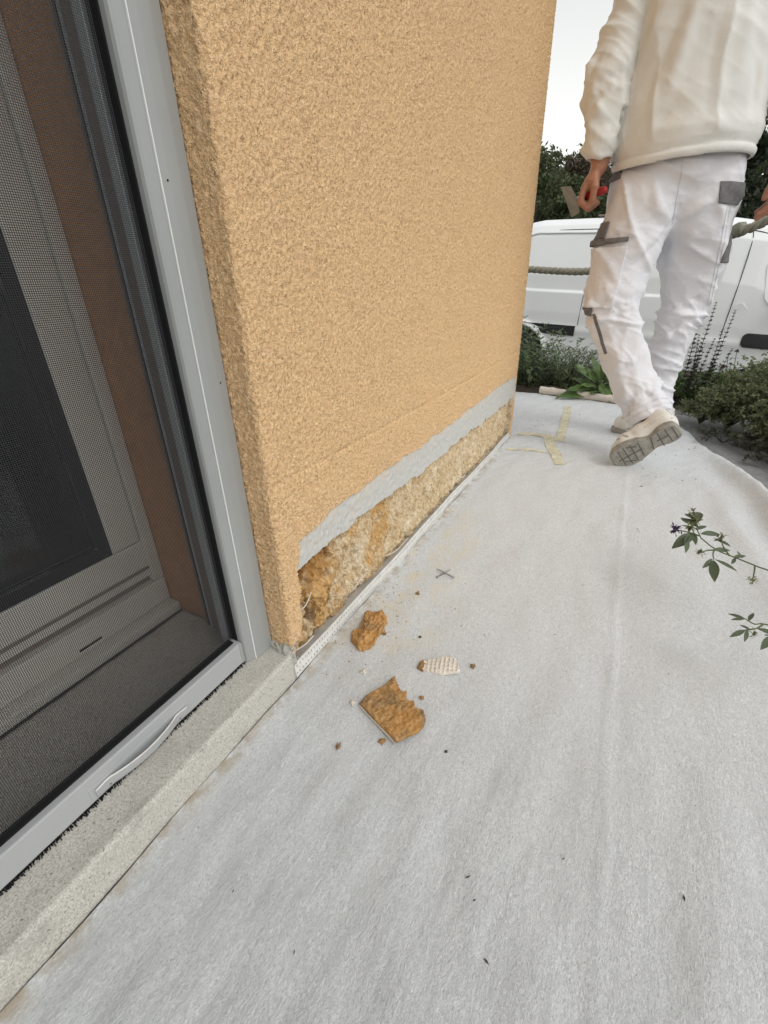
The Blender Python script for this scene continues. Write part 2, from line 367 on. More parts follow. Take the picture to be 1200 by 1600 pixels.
M['wood_post'] = simple('post_wood', (0.20, 0.15, 0.10), 0.8, 0, 0.3, 30)
M['room'] = simple('room_plaster', (0.32, 0.34, 0.33), 0.9)
M['bark'] = simple('bark', (0.07, 0.055, 0.04), 0.95, 0, 0.4, 14, 0.02, 30)
M['stem'] = simple('stem_green', (0.10, 0.13, 0.05), 0.7, 0, 0.2, 60)
M['stem_dark'] = simple('stem_grey_green', (0.06, 0.065, 0.045), 0.8)
M['skin'] = simple('skin', (0.40, 0.19, 0.12), 0.55, 0, 0.15, 40, 0.0008, 200)
M['hair'] = simple('hair', (0.03, 0.02, 0.014), 0.7, 0, 0.3, 90)
M['red'] = simple('red_grip', (0.30, 0.010, 0.014), 0.4)
M['trim_dark'] = simple('trouser_trim', (0.165, 0.16, 0.165), 0.9, 0, 0.25, 60, 0.001, 400)
M['seam'] = simple('seam_thread', (0.64, 0.64, 0.67), 0.9)
def cloth_mat(name, lo, hi, warm, weave, wr):
    m, t, b = new_mat(name); nb = NB(t)
    g = nb.noise(7, 5, 0.6); f = nb.noise(weave, 3, 0.6); s = nb.noise(5, 4, 0.6, nb.mapped((3, 3, 0.8), (2, 5, 1)))
    c = nb.ramp(g, [(0.3, lo), (0.7, hi)]); c = nb.mix(nb.rng(s, 0.57, 0.72, 0, 0.55), c, warm); c = nb.mix(nb.rng(f, 0.45, 0.65, 0, 0.18), c, tuple(x*0.75 for x in lo))
    nb.lk(c, b.inputs['Base Color']); b.inputs['Roughness'].default_value = 0.95; b.inputs['Specular IOR Level'].default_value = 0.15
    b.inputs['Sheen Weight'].default_value = 0.15
    w1 = nb.noise(wr[0], 2, 0.5, nb.mapped((1, 1, wr[1]), rot=(0.3, 0.2, 0.1)), 0.8); cr = nb.math('SUBTRACT', 1.0, nb.math('ABSOLUTE', nb.math('MULTIPLY', nb.math('SUBTRACT', w1, 0.5), 5.0)))
    nb.bump(b, nb.math('ADD', nb.math('MULTIPLY', nb.math('MAXIMUM', cr, 0.0), wr[2]), nb.math('MULTIPLY', f, 0.14)), 0.55, 0.006); return m
M['trouser'] = cloth_mat('white_cotton', (0.72, 0.72, 0.76), (0.82, 0.82, 0.85), (0.68, 0.65, 0.64), 700, (14, 1.6, 0.28))
M['sweater'] = cloth_mat('cream_fleece', (0.73, 0.73, 0.69), (0.83, 0.83, 0.80), (0.74, 0.66, 0.56), 420, (8, 0.6, 0.22))
def shoe_mat():
    m, t, b = new_mat('shoe_leather'); nb = NB(t)
    g = nb.noise(30, 5, 0.65); s = nb.noise(16, 4, 0.7, nb.mapped((1, 1, 2.5)))
    c = nb.ramp(g, [(0.3, (0.64, 0.61, 0.55)), (0.7, (0.80, 0.78, 0.73))]); c = nb.mix(nb.rng(s, 0.58, 0.66, 0, 0.75), c, (0.15, 0.12, 0.10))
    nb.lk(c, b.inputs['Base Color']); b.inputs['Roughness'].default_value = 0.75; nb.bump(b, g, 0.4, 0.002); return m
M['shoe'] = shoe_mat()
M['sole'] = simple('shoe_sole', (0.30, 0.285, 0.25), 0.85, 0, 0.3, 50, 0.001, 200)
M['sole_dark'] = simple('shoe_sole_groove', (0.12, 0.112, 0.098), 0.9)
def foam_mat():
    m, t, b = new_mat('aged_foam'); nb = NB(t)
    f = nb.noise(160, 6, 0.75, None, 0.6); g = nb.noise(28, 4, 0.6); k = nb.noise(10, 3, 0.6, nb.mapped((1, 1, 1), (4.6, 2, 0)))
    c = nb.ramp(f, [(0.25, (0.20, 0.105, 0.042)), (0.5, (0.46, 0.26, 0.10)), (0.75, (0.64, 0.44, 0.24))])
    c = nb.mix(nb.rng(g, 0.5, 0.68, 0, 0.6), c, (0.52, 0.255, 0.07)); c = nb.mix(nb.rng(k, 0.47, 0.56, 0, 0.75), c, nb.ramp(f, [(0.3, (0.12, 0.078, 0.042)), (0.55, (0.27, 0.185, 0.105)), (0.75, (0.42, 0.31, 0.20))]))
    nb.lk(c, b.inputs['Base Color']); b.inputs['Roughness'].default_value = 1.0; b.inputs['Specular IOR Level'].default_value = 0.1; nb.bump(b, f, 0.6, 0.0016); return m
M['foam'] = foam_mat()
M['foam_pale'] = simple('foam_pale', (0.50, 0.33, 0.20), 1.0, 0, 0.3, 120, 0.002, 200)
M['plaster_white'] = simple('plaster_white', (0.70, 0.64, 0.56), 0.9, 0, 0.1, 90, 0.001, 200)
M['crumb_dark'] = simple('crumb_dark', (0.06, 0.055, 0.045), 0.95, 0, 0.3, 200)
M['crumb_brown'] = simple('crumb_brown', (0.26, 0.16, 0.075), 0.95, 0, 0.3, 200)
def leaf_mat(name, a, b_, c_, scale=9, trans=0.25, rough=0.55):
    m, t, b = new_mat(name); nb = NB(t)
    f = nb.noise(scale, 3, 0.6)
    nb.lk(nb.ramp(f, [(0.3, a), (0.5, b_), (0.72, c_)]), b.inputs['Base Color']); b.inputs['Roughness'].default_value = rough
    tr = nb.node('ShaderNodeBsdfTranslucent'); tr.inputs[0].default_value = (*[min(1, x*1.6) for x in b_], 1)
    mx = nb.node('ShaderNodeMixShader'); mx.inputs[0].default_value = trans
    out = t.nodes['Material Output']; nb.lk(b.outputs[0], mx.inputs[1]); nb.lk(tr.outputs[0], mx.inputs[2]); nb.lk(mx.outputs[0], out.inputs[0])
    return m
M['leaf_sage'] = leaf_mat('leaf_sage', (0.055, 0.09, 0.038), (0.105, 0.15, 0.062), (0.17, 0.225, 0.10), 14)
M['leaf_dock'] = leaf_mat('leaf_dock', (0.06, 0.115, 0.028), (0.10, 0.175, 0.045), (0.155, 0.235, 0.065), 16, 0.2, 0.4)
M['leaf_shrub'] = leaf_mat('leaf_shrub', (0.065, 0.08, 0.035), (0.135, 0.155, 0.07), (0.22, 0.235, 0.13), 22)
M['leaf_spike'] = leaf_mat('leaf_spike', (0.05, 0.055, 0.04), (0.075, 0.08, 0.055), (0.11, 0.11, 0.08), 20)
M['leaf_alfalfa'] = leaf_mat('leaf_alfalfa', (0.05, 0.07, 0.04), (0.075, 0.10, 0.05), (0.10, 0.13, 0.06), 40, 0.15)
M['bud'] = leaf_mat('bud_green', (0.09, 0.11, 0.04), (0.15, 0.17, 0.07), (0.22, 0.22, 0.11), 60)
M['purple'] = simple('purple_petal', (0.055, 0.025, 0.09), 0.8, 0, 0.4, 80)
M['magenta'] = simple('magenta_petal', (0.16, 0.03, 0.10), 0.8, 0, 0.4, 80)
M['violet_grey'] = simple('faded_petal', (0.10, 0.095, 0.12), 0.8, 0, 0.3, 80)
M['leaf_wood'] = leaf_mat('leaf_wood', (0.03, 0.045, 0.018), (0.06, 0.08, 0.03), (0.11, 0.125, 0.055), 0.5, 0.2, 0.7)
M['leaf_brown'] = leaf_mat('leaf_brown', (0.05, 0.04, 0.025), (0.085, 0.065, 0.04), (0.10, 0.10, 0.05), 0.5, 0.15, 0.8)
M['leaf_darktree'] = leaf_mat('leaf_darktree', (0.012, 0.02, 0.01), (0.025, 0.036, 0.016), (0.05, 0.062, 0.03), 0.6, 0.15, 0.7)
M['hill'] = simple('hill_ground', (0.03, 0.035, 0.018), 1.0, 0, 0.4, 0.3)
def glass_mat():
    m, t, b = new_mat('window_glass'); nb = NB(t)
    tr = nb.node('ShaderNodeBsdfTransparent'); tr.inputs[0].default_value = (0.75, 0.80, 0.78, 1)
    gl = nb.node('ShaderNodeBsdfGlossy'); gl.inputs['Roughness'].default_value = 0.01
    fr = nb.node('ShaderNodeFresnel'); fr.inputs[0].default_value = 1.5
    mx = nb.node('ShaderNodeMixShader'); nb.lk(fr.outputs[0], mx.inputs[0]); nb.lk(tr.outputs[0], mx.inputs[1]); nb.lk(gl.outputs[0], mx.inputs[2])
    nb.lk(mx.outputs[0], t.nodes['Material Output'].inputs[0]); return m
M['glass'] = glass_mat()
# ================================================================== setting
def sheet_rect(x0, x1, y0, y1, z, n=2):
    xs = np.linspace(x0, x1, n); ys = np.linspace(y0, y1, n); X, Y = np.meshgrid(xs, ys, indexing='ij')
    return np.stack([X.ravel(), Y.ravel(), np.full(X.size, z)], 1), grid_faces(n, n)
V, F = sheet_rect(-900, 900, -900, 900, -0.95); tag(obj('ground', V, F, M['hill']), kind='structure')
V, F = box((-4, -4, -0.94), (1.75, 3.95, -0.006), 0.01); tag(obj('terrace', V, F, M['paving'], smooth=False), kind='structure')
# planting beds along the edge of the terrace
def bed(x0, x1, y0, y1, seed, h=0.03):
    n0, n1 = max(8, int((x1-x0)/0.03)), max(8, int((y1-y0)/0.03))
    X, Y = np.meshgrid(np.linspace(x0, x1, n0), np.linspace(y0, y1, n1), indexing='ij')
    e = np.minimum(np.minimum(X-x0, x1-X), np.minimum(Y-y0, y1-Y)); P = np.stack([X, Y, 0*X], -1)
    Z = -0.012+np.clip(e/0.08, 0, 1)*h+np.clip(e/0.05, 0, 1)*0.008*n3(P, 0.12, seed)
    return np.stack([X.ravel(), Y.ravel(), Z.ravel()], 1), grid_faces(n0, n1)
V, F = bed(-1.6, 1.7, 2.88, 3.93, 3); tag(obj('planting_bed', V, F, M['soil']), kind='structure')
V, F = bed(0.93, 1.72, 0.55, 2.86, 4); tag(obj('planting_bed', V, F, M['soil']), kind='structure')
# wooded hill behind
n0, n1 = 70, 40
X, Y = np.meshgrid(np.linspace(-90, 90, n0), np.linspace(26, 120, n1), indexing='ij')
P = np.stack([X, Y, 0*X], -1)
HZ = lambda X, Y: -1.0+11.5*(1/(1+np.exp(-(Y-48)/7)))+np.clip((Y-40)/40, 0, 1)*1.2*n3(np.stack([X, Y, 0*X], -1), 26, 8)-0.012*X
V = np.stack([X.ravel(), Y.ravel(), HZ(X, Y).ravel()], 1); tag(obj('hill', V, grid_faces(n0, n1), M['hill']), kind='structure')

# ================================================================== house wall
house = thing('house_wall', 'ochre stuccoed house wall with a strip torn open along its foot', 'wall', (0, 1.2, 0))
# profile of the outer skin seen from above: reveal, rounded corner, long face, far corner, end wall
s_rev = np.linspace(0, 1, 96); prof = []; nrm = []
for t in s_rev: prof.append((-0.315+(0.315-0.010)*t, 0.441)); nrm.append((0, -1))
for a in np.linspace(0, 90, 9)[1:-1]: prof.append((-0.010+0.010*math.sin(R(a)), 0.451-0.010*math.cos(R(a)))); nrm.append((math.sin(R(a)), -math.cos(R(a))))
ys = [0.451]
while ys[-1] < 1.962: ys.append(ys[-1]+0.0021+0.0016*(ys[-1]-0.46))
i_face0 = len(prof)
for y in ys: prof.append((0.0, y)); nrm.append((1, 0))
yE = ys[-1]; i_face1 = len(prof)
for a in np.linspace(0, 90, 7)[1:]: prof.append((-0.015+0.015*math.cos(R(a)), yE+0.015*math.sin(R(a)))); nrm.append((math.cos(R(a)), math.sin(R(a))))
for x in np.linspace(-0.015, -0.6, 60)[1:]: prof.append((x, yE+0.015)); nrm.append((0, 1))
prof = np.array(prof); nrm = np.array(nrm); sl = np.concatenate([[0], np.cumsum(np.linalg.norm(np.diff(prof, axis=0), axis=1))])
zs = np.concatenate([np.arange(0.0, 0.30, 0.0021), np.arange(0.30, 1.80, 0.0031)])
S, Z = np.meshgrid(sl, zs, indexing='ij'); Yp = prof[:, 1][:, None]+0*Z; XP = prof[:, 0][:, None]+0*Z
onface = np.zeros_like(S, bool); onface[i_face0:i_face1] = True
cell = 0.0012; nS, nZ = int(2.6/cell), int(1.82/cell)
G1 = band_field(nS, nZ, cell, 0.0034, 0.0080, 1); G2 = band_field(nS, nZ, cell, 0.012, 0.05, 2)
samp = lambda A: bil(A, S/cell, Z/cell)
g = samp(G1); g2 = samp(G2)
G3 = band_field(nS, nZ, cell, 0.006, 0.016, 6)
grain = 0.0015*np.tanh(g*1.4)+0.0001*g2+0.0005*np.clip(samp(G3), -0.4, 2.0)
grain = np.where(XP < -0.11, grain*0.35, grain)
# long horizontal joint
grain = grain-0.0023*np.exp(-((Z-0.361-0.002*np.sin(Yp*4))/0.0030)**2)*onface
# torn strip
rg = np.random.default_rng(5)
def edge_noise(y, amp, wl, seed):
    r2 = np.random.default_rng(seed); o = 0*y
    for k in range(14):
        f = 2*math.pi/(wl*2.0**r2.uniform(-1.6, 1.6)); o = o+np.sin(y*f+r2.uniform(0, 6.3))*(wl*f/6.3)**-0.7
    return amp*o/3
yk = np.array([0.40, 0.479, 0.67, 0.808, 0.94, 1.071, 1.336, 1.547, 1.75, 1.914, 2.1])
z_lo = np.interp(Yp, yk, [0.203, 0.202, 0.204, 0.200, 0.190, 0.186, 0.189, 0.177, 0.176, 0.175, 0.175])+edge_noise(Yp, 0.0022, 0.06, 11)
yk2 = np.array([0.40, 0.487, 0.52, 0.609, 0.70, 0.782, 0.945, 1.111, 1.30, 1.522, 1.70, 1.943, 2.1])
z_hi = np.interp(Yp, yk2, [0.25, 0.250, 0.256, 0.262, 0.267, 0.266, 0.263, 0.261, 0.266, 0.267, 0.273, 0.262, 0.26])+edge_noise(Yp, 0.0019, 0.10, 12)
y_lf = np.interp(Z, [0.0, 0.03, 0.066, 0.076, 0.088, 0.12, 0.20, 0.25, 0.3], [0.441, 0.441, 0.446, 0.456, 0.470, 0.475, 0.480, 0.489, 0.492])+edge_noise(Z, 0.0012, 0.03, 13)
y_rt = 1.936+edge_noise(Z, 0.002, 0.04, 14)
cav = (Yp > y_lf) & (Yp < y_rt) & (Z < z_lo) & (onface | (XP > -0.012)) & (prof[:, 1][:, None] < 1.95)
ban = (~cav) & (Yp > y_lf) & (Yp < y_rt+0.012) & (Z >= z_lo) & (Z < z_hi) & onface
# relief of the exposed insulation
nY, nZ2 = int(1.7/0.0015), int(0.32/0.0015)
fib = band_field(nY, nZ2, 0.0015, (0.005, 0.012), (0.02, 0.09), 21); lump = band_field(nY, nZ2, 0.0015, 0.02, 0.08, 22); fine = band_field(nY, nZ2, 0.0015, 0.003, 0.009, 23); bigl = band_field(nY, nZ2, 0.0015, 0.06, 0.3, 24)
sI = lambda A: bil(A, (Yp-0.40)/0.0015, Z/0.0015)
leftw = np.clip((0.76-Yp)/0.2, 0, 1)
ins = -0.014+0.0020*sI(fib)*(1-0.4*leftw)+(0.0012+0.0028*leftw)*sI(lump)+0.0012*sI(fine)+0.002*sI(bigl)
ins -= 0.016*np.exp(-((Yp-0.505)/0.045)**2-((Z-0.165)/0.05)**2)+0.014*np.exp(-((Yp-0.655-0.4*(Z-0.11))/0.022)**2-((Z-0.105)/0.03)**2)
ins += 0.010*np.exp(-((Yp-0.56-0.9*(Z-0.10))/0.022)**2)*np.exp(-((Z-0.12)/0.05)**2)
ins -= 0.020*np.clip(1-(Z-0.022)/0.022, 0, 1)*(0.55+0.45*np.tanh(sI(lump)*1.4)+0.4*leftw)
crk = np.exp(-(sI(lump)/0.10)**2)*np.clip(sI(bigl)+0.2, 0, 1); ins -= 0.010*crk*(0.35+0.65*leftw)
ins = np.where(Yp > 1.905, ins-0.012*np.clip((Yp-1.905)/0.02, 0, 1), ins)
band_h = -0.0032+0.0005*samp(G2)+0.0003*sI(fib)
H = np.where(cav, np.minimum(ins, -0.006), np.where(ban, band_h, grain))
# stucco lip stands a little proud round the tear
VX = XP+nrm[:, 0][:, None]*H; VY = Yp+nrm[:, 1][:, None]*H
V = np.stack([VX.ravel(), VY.ravel(), Z.ravel()], 1); ns, nz = S.shape
cf = lambda a: a[:-1, :-1]
cls_c = cf(cav) | cav[1:, :-1] | cav[:-1, 1:] | cav[1:, 1:]
cls_b = (~cls_c) & (cf(ban) | ban[1:, :-1] | ban[:-1, 1:] | ban[1:, 1:])
low = (Z[:-1, :-1] < 0.0566) & (~onface[:-1, :-1]) & (prof[:-1, 1][:, None] < 1.0)   # behind the sill end
gone = (~cls_c) & (~cls_b) & onface[:-1, :-1] & (Z[:-1, :-1] < 0.02) & (Yp[:-1, :-1] < y_rt[:-1, :-1])
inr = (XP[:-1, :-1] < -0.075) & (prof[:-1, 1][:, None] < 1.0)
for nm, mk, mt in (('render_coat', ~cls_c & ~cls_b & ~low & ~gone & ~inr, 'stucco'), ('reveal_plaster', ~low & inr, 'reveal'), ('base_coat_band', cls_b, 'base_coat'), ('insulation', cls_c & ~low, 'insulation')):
    v, f_ = compact(V, grid_faces(ns, nz, mk)); o = obj(nm, v, f_, M[mt], house, smooth=(nm != 'insulation'))
    if nm == 'insulation': tag(o, 'crumbling ochre insulation exposed under the grey band')
    if nm == 'base_coat_band': tag(o, 'smooth grey strip where the stucco is scraped off')
# plain wall above and the rest of the house (mostly out of view)
V, F = extrude_z([(-0.6, 0.441), (0.0, 0.441), (0.0, yE+0.015), (-0.6, yE+0.015)], 1.80, 2.62); obj('upper_wall', V, F, M['stucco'], house, False)
V, F = box((-0.6, -3.0, 0), (0.0, -0.95, 2.62)); obj('side_wall', V, F, M['stucco'], house, False)
V, F = box((-0.6, -0.949, 2.18), (0.0, 0.440, 2.62)); obj('lintel', V, F, M['stucco'], house, False)
V, F = box((-0.598, 0.46, 0.001), (-0.06, 1.96, 1.8)); obj('wall_core', V, F, M['mortar'], house, False)
V, F = box((-3.2, -3.4, 2.36), (0.60, yE+0.30, 2.55)); obj('added_overhang', V, F, M['plaster_white'], house, False)  # unseen overhang, added to darken the upper wall and the door
for nm, lo, hi in (('room_wall', (-3.2, -3.0, 0), (-3.1, 1.95, 2.62)), ('room_wall', (-3.1, -3.0, 0), (-0.6, -2.9, 2.62)), ('room_wall', (-3.1, 1.85, 0), (-0.6, 1.95, 2.62)), ('room_floor', (-3.1, -2.9, 0.0), (-0.36, 1.85, 0.055))):
    V, F = box(lo, hi); obj(nm, V, F, M['room'], house, False)
# perforated base bead
def bead_strip():
    V = []; F = []; cw = 0.0085; y = 0.440; k = 0
    def wob(y): return 0.0012*math.sin(y*9)+0.0006*math.sin(y*23+1)
    while y < 1.945:
        for r, (za, zb) in enumerate(((0.0015, 0.0155), (0.0155, 0.0300))):
            ya, yb = y, y+cw; zo = 0.0015*math.sin(y*7)
            sh = 0.25*cw if r else -0.15*cw; hy0, hy1 = y+cw*0.34+sh, y+cw*0.72+sh; hz0, hz1 = za+0.0048, zb-0.0045
            o = [(ya, za), (yb, za), (yb, zb), (ya, zb)]; h = [(hy0, hz0), (hy1, hz0), (hy1, hz1), (hy0, hz1)]; b = len(V)
            for (yy, zz) in o+h: V.append((0.0015+wob(yy)-(zz-0.0)*0.10, yy, zz+zo*(zz/0.03)))
            for (yy, zz) in h: V.append((-0.0012+wob(yy)-zz*0.10, yy, zz+zo*(zz/0.03)))
            for i in range(4): F.append([b+i, b+(i+1) % 4, b+4+(i+1) % 4, b+4+i]); F.append([b+4+i, b+4+(i+1) % 4, b+8+(i+1) % 4, b+8+i])
        y += cw; k += 1
    b = len(V); Y2 = np.linspace(0.440, 1.945, 160)
    for yy in Y2:
        z = 0.030+0.0015*math.sin(yy*7); x0 = 0.0015+wob(yy)-0.003
        V += [(x0, yy, z), (x0-0.0018, yy, z+0.0004), (x0-0.0020, yy, z-0.010), (x0-0.034, yy, z-0.020), (-0.0035+wob(yy), yy, 0.002)]
    for i in range(159):
        for k in range(3): F.append([b+i*5+k, b+(i+1)*5+k, b+(i+1)*5+k+1, b+i*5+k+1])
    return np.array(V), F
V, F = bead_strip(); tag(obj('base_bead', V, F, M['bead'], house, False), 'white perforated plastic bead along the wall foot')
for pts in ([(-0.016, 0.655, 0.040), (-0.004, 0.67, 0.062), (0.002, 0.692, 0.070)], [(-0.010, 0.468, 0.120), (0.0, 0.485, 0.128), (-0.006, 0.512, 0.137)], [(-0.014, 0.452, 0.045), (-0.004, 0.475, 0.047), (0.0, 0.497, 0.052)], [(-0.012, 0.80, 0.045), (-0.002, 0.84, 0.042), (0.0, 0.90, 0.046)], [(-0.012, 1.30, 0.06), (0.0, 1.32, 0.052), (-0.002, 1.36, 0.057)]):
    V, F = tube(spline(pts, 10), 0.0011, 5); obj('mesh_strand', V, F, M['plaster_white'], house)
# lumps of mortar where the sill end meets the stucco
vol = Vol((-0.06, 0.425, 0.03), (0.02, 0.475, 0.10), 0.002)
for a, b, r1, r2 in (((-0.045, 0.440, 0.060), (-0.014, 0.442, 0.062), 0.008, 0.009), ((-0.014, 0.442, 0.062), (-0.006, 0.444, 0.035), 0.009, 0.006), ((-0.010, 0.450, 0.068), (-0.012, 0.444, 0.058), 0.007, 0.009)): vol.cone(a, b, r1, r2, 0.006)
sl_, P = vol.box(vol.lo, vol.lo+vol.h*vol.n); vol.f += (0.0022*n3(P, 0.012, 4)).astype(np.float32)
V, F = vol.net(); obj('mortar_lump', V, F, M['mortar'], house, False)

# ================================================================== stone sill
n_y = 190
def sill_profile():
    P = [(-0.268, 0.001), (-0.268, 0.058)]; 
    for x in np.linspace(-0.262, -0.008, 40): P.append((x, 0.0585))
    for a in np.linspace(90, 0, 6): P.append((-0.006+0.006*math.cos(R(a)), 0.0525+0.006*math.sin(R(a))))
    for z in np.linspace(0.050, 0.001, 12): P.append((0.0, z))
    return np.array(P)
SP = sill_profile(); YY = np.linspace(-0.948, 0.4385, n_y)
V = np.array([(x, y, z) for y in YY for x, z in SP]); 
nn = 0.0004*n3(V, 0.03, 31)+0.0002*n3(V, 0.007, 32); V[:, 2] += np.where(V[:, 2] > 0.003, nn, 0); V[:, 0] += np.where(V[:, 0] > -0.02, nn*0.8, 0)
k = len(SP); F = [list(map(int, f_)) for f_ in grid_faces(n_y, k)]+[list(range(k)), list(range((n_y-1)*k, n_y*k))[::-1]]
tag(obj('stone_sill', V, F, M['stone'], base=(-0.13, 0, 0)), 'rough grey granite door sill with a rounded front edge', 'door sill')

# ================================================================== patio door behind the screen
door = thing('patio_door', 'light grey glazed patio door recessed behind the insect screen', 'door', (-0.32, 0, 0.058))
def fbox(nm, lo, hi, mt, par, bev=0.003):
    V, F = box(lo, hi, bev); return obj(nm, V, F, M[mt], par, False)
fbox('sill_board', (-0.36, -0.94, 0.0590), (-0.272, 0.4395, 0.078), 'door_white', door)
sb = fbox('lower_frame', (-0.37, -0.94, 0.0785), (-0.297, 0.4395, 0.128), 'door_white', door)
fbox('drain_slot', (-0.2975, 0.262, 0.088), (-0.2962, 0.300, 0.0915), 'black', sb, 0)
fbox('weather_groove', (-0.36, -0.94, 0.1285), (-0.312, 0.432, 0.140), 'guide', door, 0)
leaf = fbox('leaf_frame', (-0.37, -0.94, 0.1405), (-0.304, 0.4315, 0.215), 'door_white', door, 0.004)
fbox('glazing_bead', (-0.304, -0.9, 0.158), (-0.3005, 0.418, 0.164), 'guide', leaf, 0.001)
fbox('fixed_frame', (-0.38, 0.4185, 0.1288), (-0.298, 0.4400, 2.17), 'door_white', door)
fbox('leaf_stile', (-0.368, 0.366, 0.2155), (-0.3035, 0.4180, 2.10), 'door_white', door, 0.004)
fbox('glass_gasket', (-0.352, -0.90, 0.2155), (-0.306, 0.3655, 0.2205), 'black', door, 0)
fbox('glass_gasket', (-0.352, 0.3605, 0.2210), (-0.306, 0.3655, 2.10), 'black', door, 0)
fbox('fixed_frame', (-0.38, -0.94, 0.1288), (-0.298, -0.90, 2.17), 'door_white', door)
fbox('fixed_frame', (-0.38, -0.899, 2.101), (-0.298, 0.418, 2.17), 'door_white', door)
V, F = sheet_rect(-0.90, 0.3605, 0.2205, 2.10, 0); V = np.stack([np.full(len(V), -0.335), V[:, 0], V[:, 1]], 1)
V2 = V.copy(); V2[:, 0] = -0.341
V, F = box((-0.341, -0.90, 0.2207), (-0.335, 0.3603, 2.1005)); obj('glass_pane', V, F, M['glass'], door, False)

# ================================================================== roller shutter guide on the reveal
gd = thing('shutter_guide_rail', 'dark metal shutter guide rail fixed upright on the door reveal', 'guide rail', (-0.16, 0.43, 0.058))
fbox('rail_body', (-0.1755, 0.4255, 0.060), (-0.130, 0.4385, 2.17), 'guide', gd, 0.001)
fbox('rail_slot', (-0.186, 0.4275, 0.060), (-0.1760, 0.4385, 2.17), 'black', gd, 0.0005)
fbox('rail_lip', (-0.1905, 0.4262, 0.060), (-0.1865, 0.4385, 2.17), 'guide', gd, 0.0005)
fbox('rail_lip', (-0.1755, 0.4235, 0.060), (-0.1722, 0.4253, 2.17), 'guide_light', gd, 0.0005)

# ================================================================== insect screen
scr = thing('insect_screen', 'sliding insect screen with grey frame and fine dark mesh', 'insect screen', (-0.07, 0.0, 0.058))
prof2 = [(-0.105, 0.388), (-0.060, 0.388), (-0.0565, 0.3895), (-0.0545, 0.3925), (-0.0505, 0.4005), (-0.0487, 0.4025), (-0.046, 0.412), (-0.0442, 0.425), (-0.0440, 0.4375), (-0.105, 0.4375)]
V, F = extrude_z([(x, y) for x, y in prof2][::-1], 0.0592, 2.17); obj('side_rail', V, F, M['alu'], scr, False)
fbox('edge_highlight', (-0.0500, 0.4016, 0.0594), (-0.0478, 0.4028, 2.168), 'paint_white', scr, 0.0003)  # bright strip standing in for the highlight along the rail ridge
fbox('seal_strip', (-0.082, 0.3855, 0.1045), (-0.066, 0.3878, 2.15), 'black', scr, 0.001)
fbox('seal_strip', (-0.101, 0.3852, 0.060), (-0.0885, 0.3878, 2.15), 'guide_light', scr, 0.0005)
br = fbox('bottom_rail', (-0.086, -0.94, 0.0640), (-0.058, 0.3872, 0.1040), 'alu_rail', scr, 0.0022)
fbox('rail_end_cap', (-0.0855, 0.3800, 0.0642), (-0.0572, 0.3868, 0.1035), 'alu', br, 0.001)
fbox('seal_strip', (-0.080, -0.94, 0.1043), (-0.0675, 0.3798, 0.1068), 'black', scr, 0.001)
def wires():
    V = []; F = []; p = 0.0019; r = 0.00030; x = -0.076
    def prism(a, b, ax):
        n = len(V); 
        for q in (a, b):
            for k in range(3):
                an = 2*math.pi*k/3+0.5; d = [0, 0, 0]; d[(ax+1) % 3] = r*math.cos(an); d[(ax+2) % 3] = r*math.sin(an)
                V.append((q[0]+d[0], q[1]+d[1], q[2]+d[2]))
        for k in range(3): F.append((n+k, n+(k+1) % 3, n+3+(k+1) % 3, n+3+k))
    for y in np.arange(-0.93, 0.387, p): prism((x, y, 0.1045), (x, y, 2.15), 2)
    for z in np.arange(0.107, 2.15, p): prism((x, -0.93, z), (x, 0.387, z), 1)
    return np.array(V), np.array(F)
V, F = wires(); tag(obj('screen_mesh', V, F, M['screen'], scr, False), 'fine dark woven insect mesh', kind='stuff')
# brush under the bottom rail
rg = np.random.default_rng(8); V = []; F = []
for y in np.arange(-0.6, 0.386, 0.0011):
    for k in range(6):
        yy = y+rg.uniform(-0.0006, 0.0006); x0 = rg.uniform(-0.078, -0.0605); x1 = x0+rg.uniform(0.002, 0.007); y1 = yy+rg.normal(0, 0.0013)+0.0015*math.sin(y*70); n = len(V)
        a = np.array([x0, yy, 0.0645]); b = np.array([x1, y1, 0.0592])
        for q in (a, b): V += [q+(0, 0.0005, 0), q+(0, -0.0005, 0), q+(0.0004, 0, 0.0006)]
        for j in range(3): F.append((n+j, n+(j+1) % 3, n+3+(j+1) % 3, n+3+j))
tag(obj('brush_strip', np.array(V), np.array(F), M['black'], scr, False), 'black bristle brush under the screen rail', kind='stuff')
# curved pull handle
def pull():
    V = []; F = []; n = 40; y0, y1 = 0.132, 0.268
    for i in range(n):
        t = i/(n-1); y = y0+(y1-y0)*t; e = min(t, 1-t)
        d = 0.0035 if e < 0.14 else 0.0035+0.0095*math.sin((e-0.14)/0.36*math.pi/2)**0.8
        hh = 0.0045*min(1, e/0.1)+0.0015
        x = -0.0585; fl = d-0.0022 if e > 0.15 else 0.0008
        S = [(x, 0.0685), (x+d*0.8, 0.0690), (x+d, 0.0720), (x+d+0.0010, 0.0800+hh*0.4), (x+d-0.0008, 0.0810+hh*0.4), (x+max(fl, 0.0005), 0.0790+(0 if e > 0.15 else hh*0.4)), (x+max(fl*0.75, 0.0003), (0.0705 if e > 0.15 else 0.0800)), (x, (0.0700 if e > 0.15 else 0.0780+hh*0.5))]
        V += [(a, y, b) for a, b in S]
    k = 8
    for i in range(n-1):
        for j in range(k): F.append([i*k+j, i*k+(j+1) % k, (i+1)*k+(j+1) % k, (i+1)*k+j])
    F += [list(range(k))[::-1], list(range((n-1)*k, n*k))]
    return np.array(V), F
V, F = pull(); hd = obj('pull_handle', V, F, M['alu_rail'], scr, False)
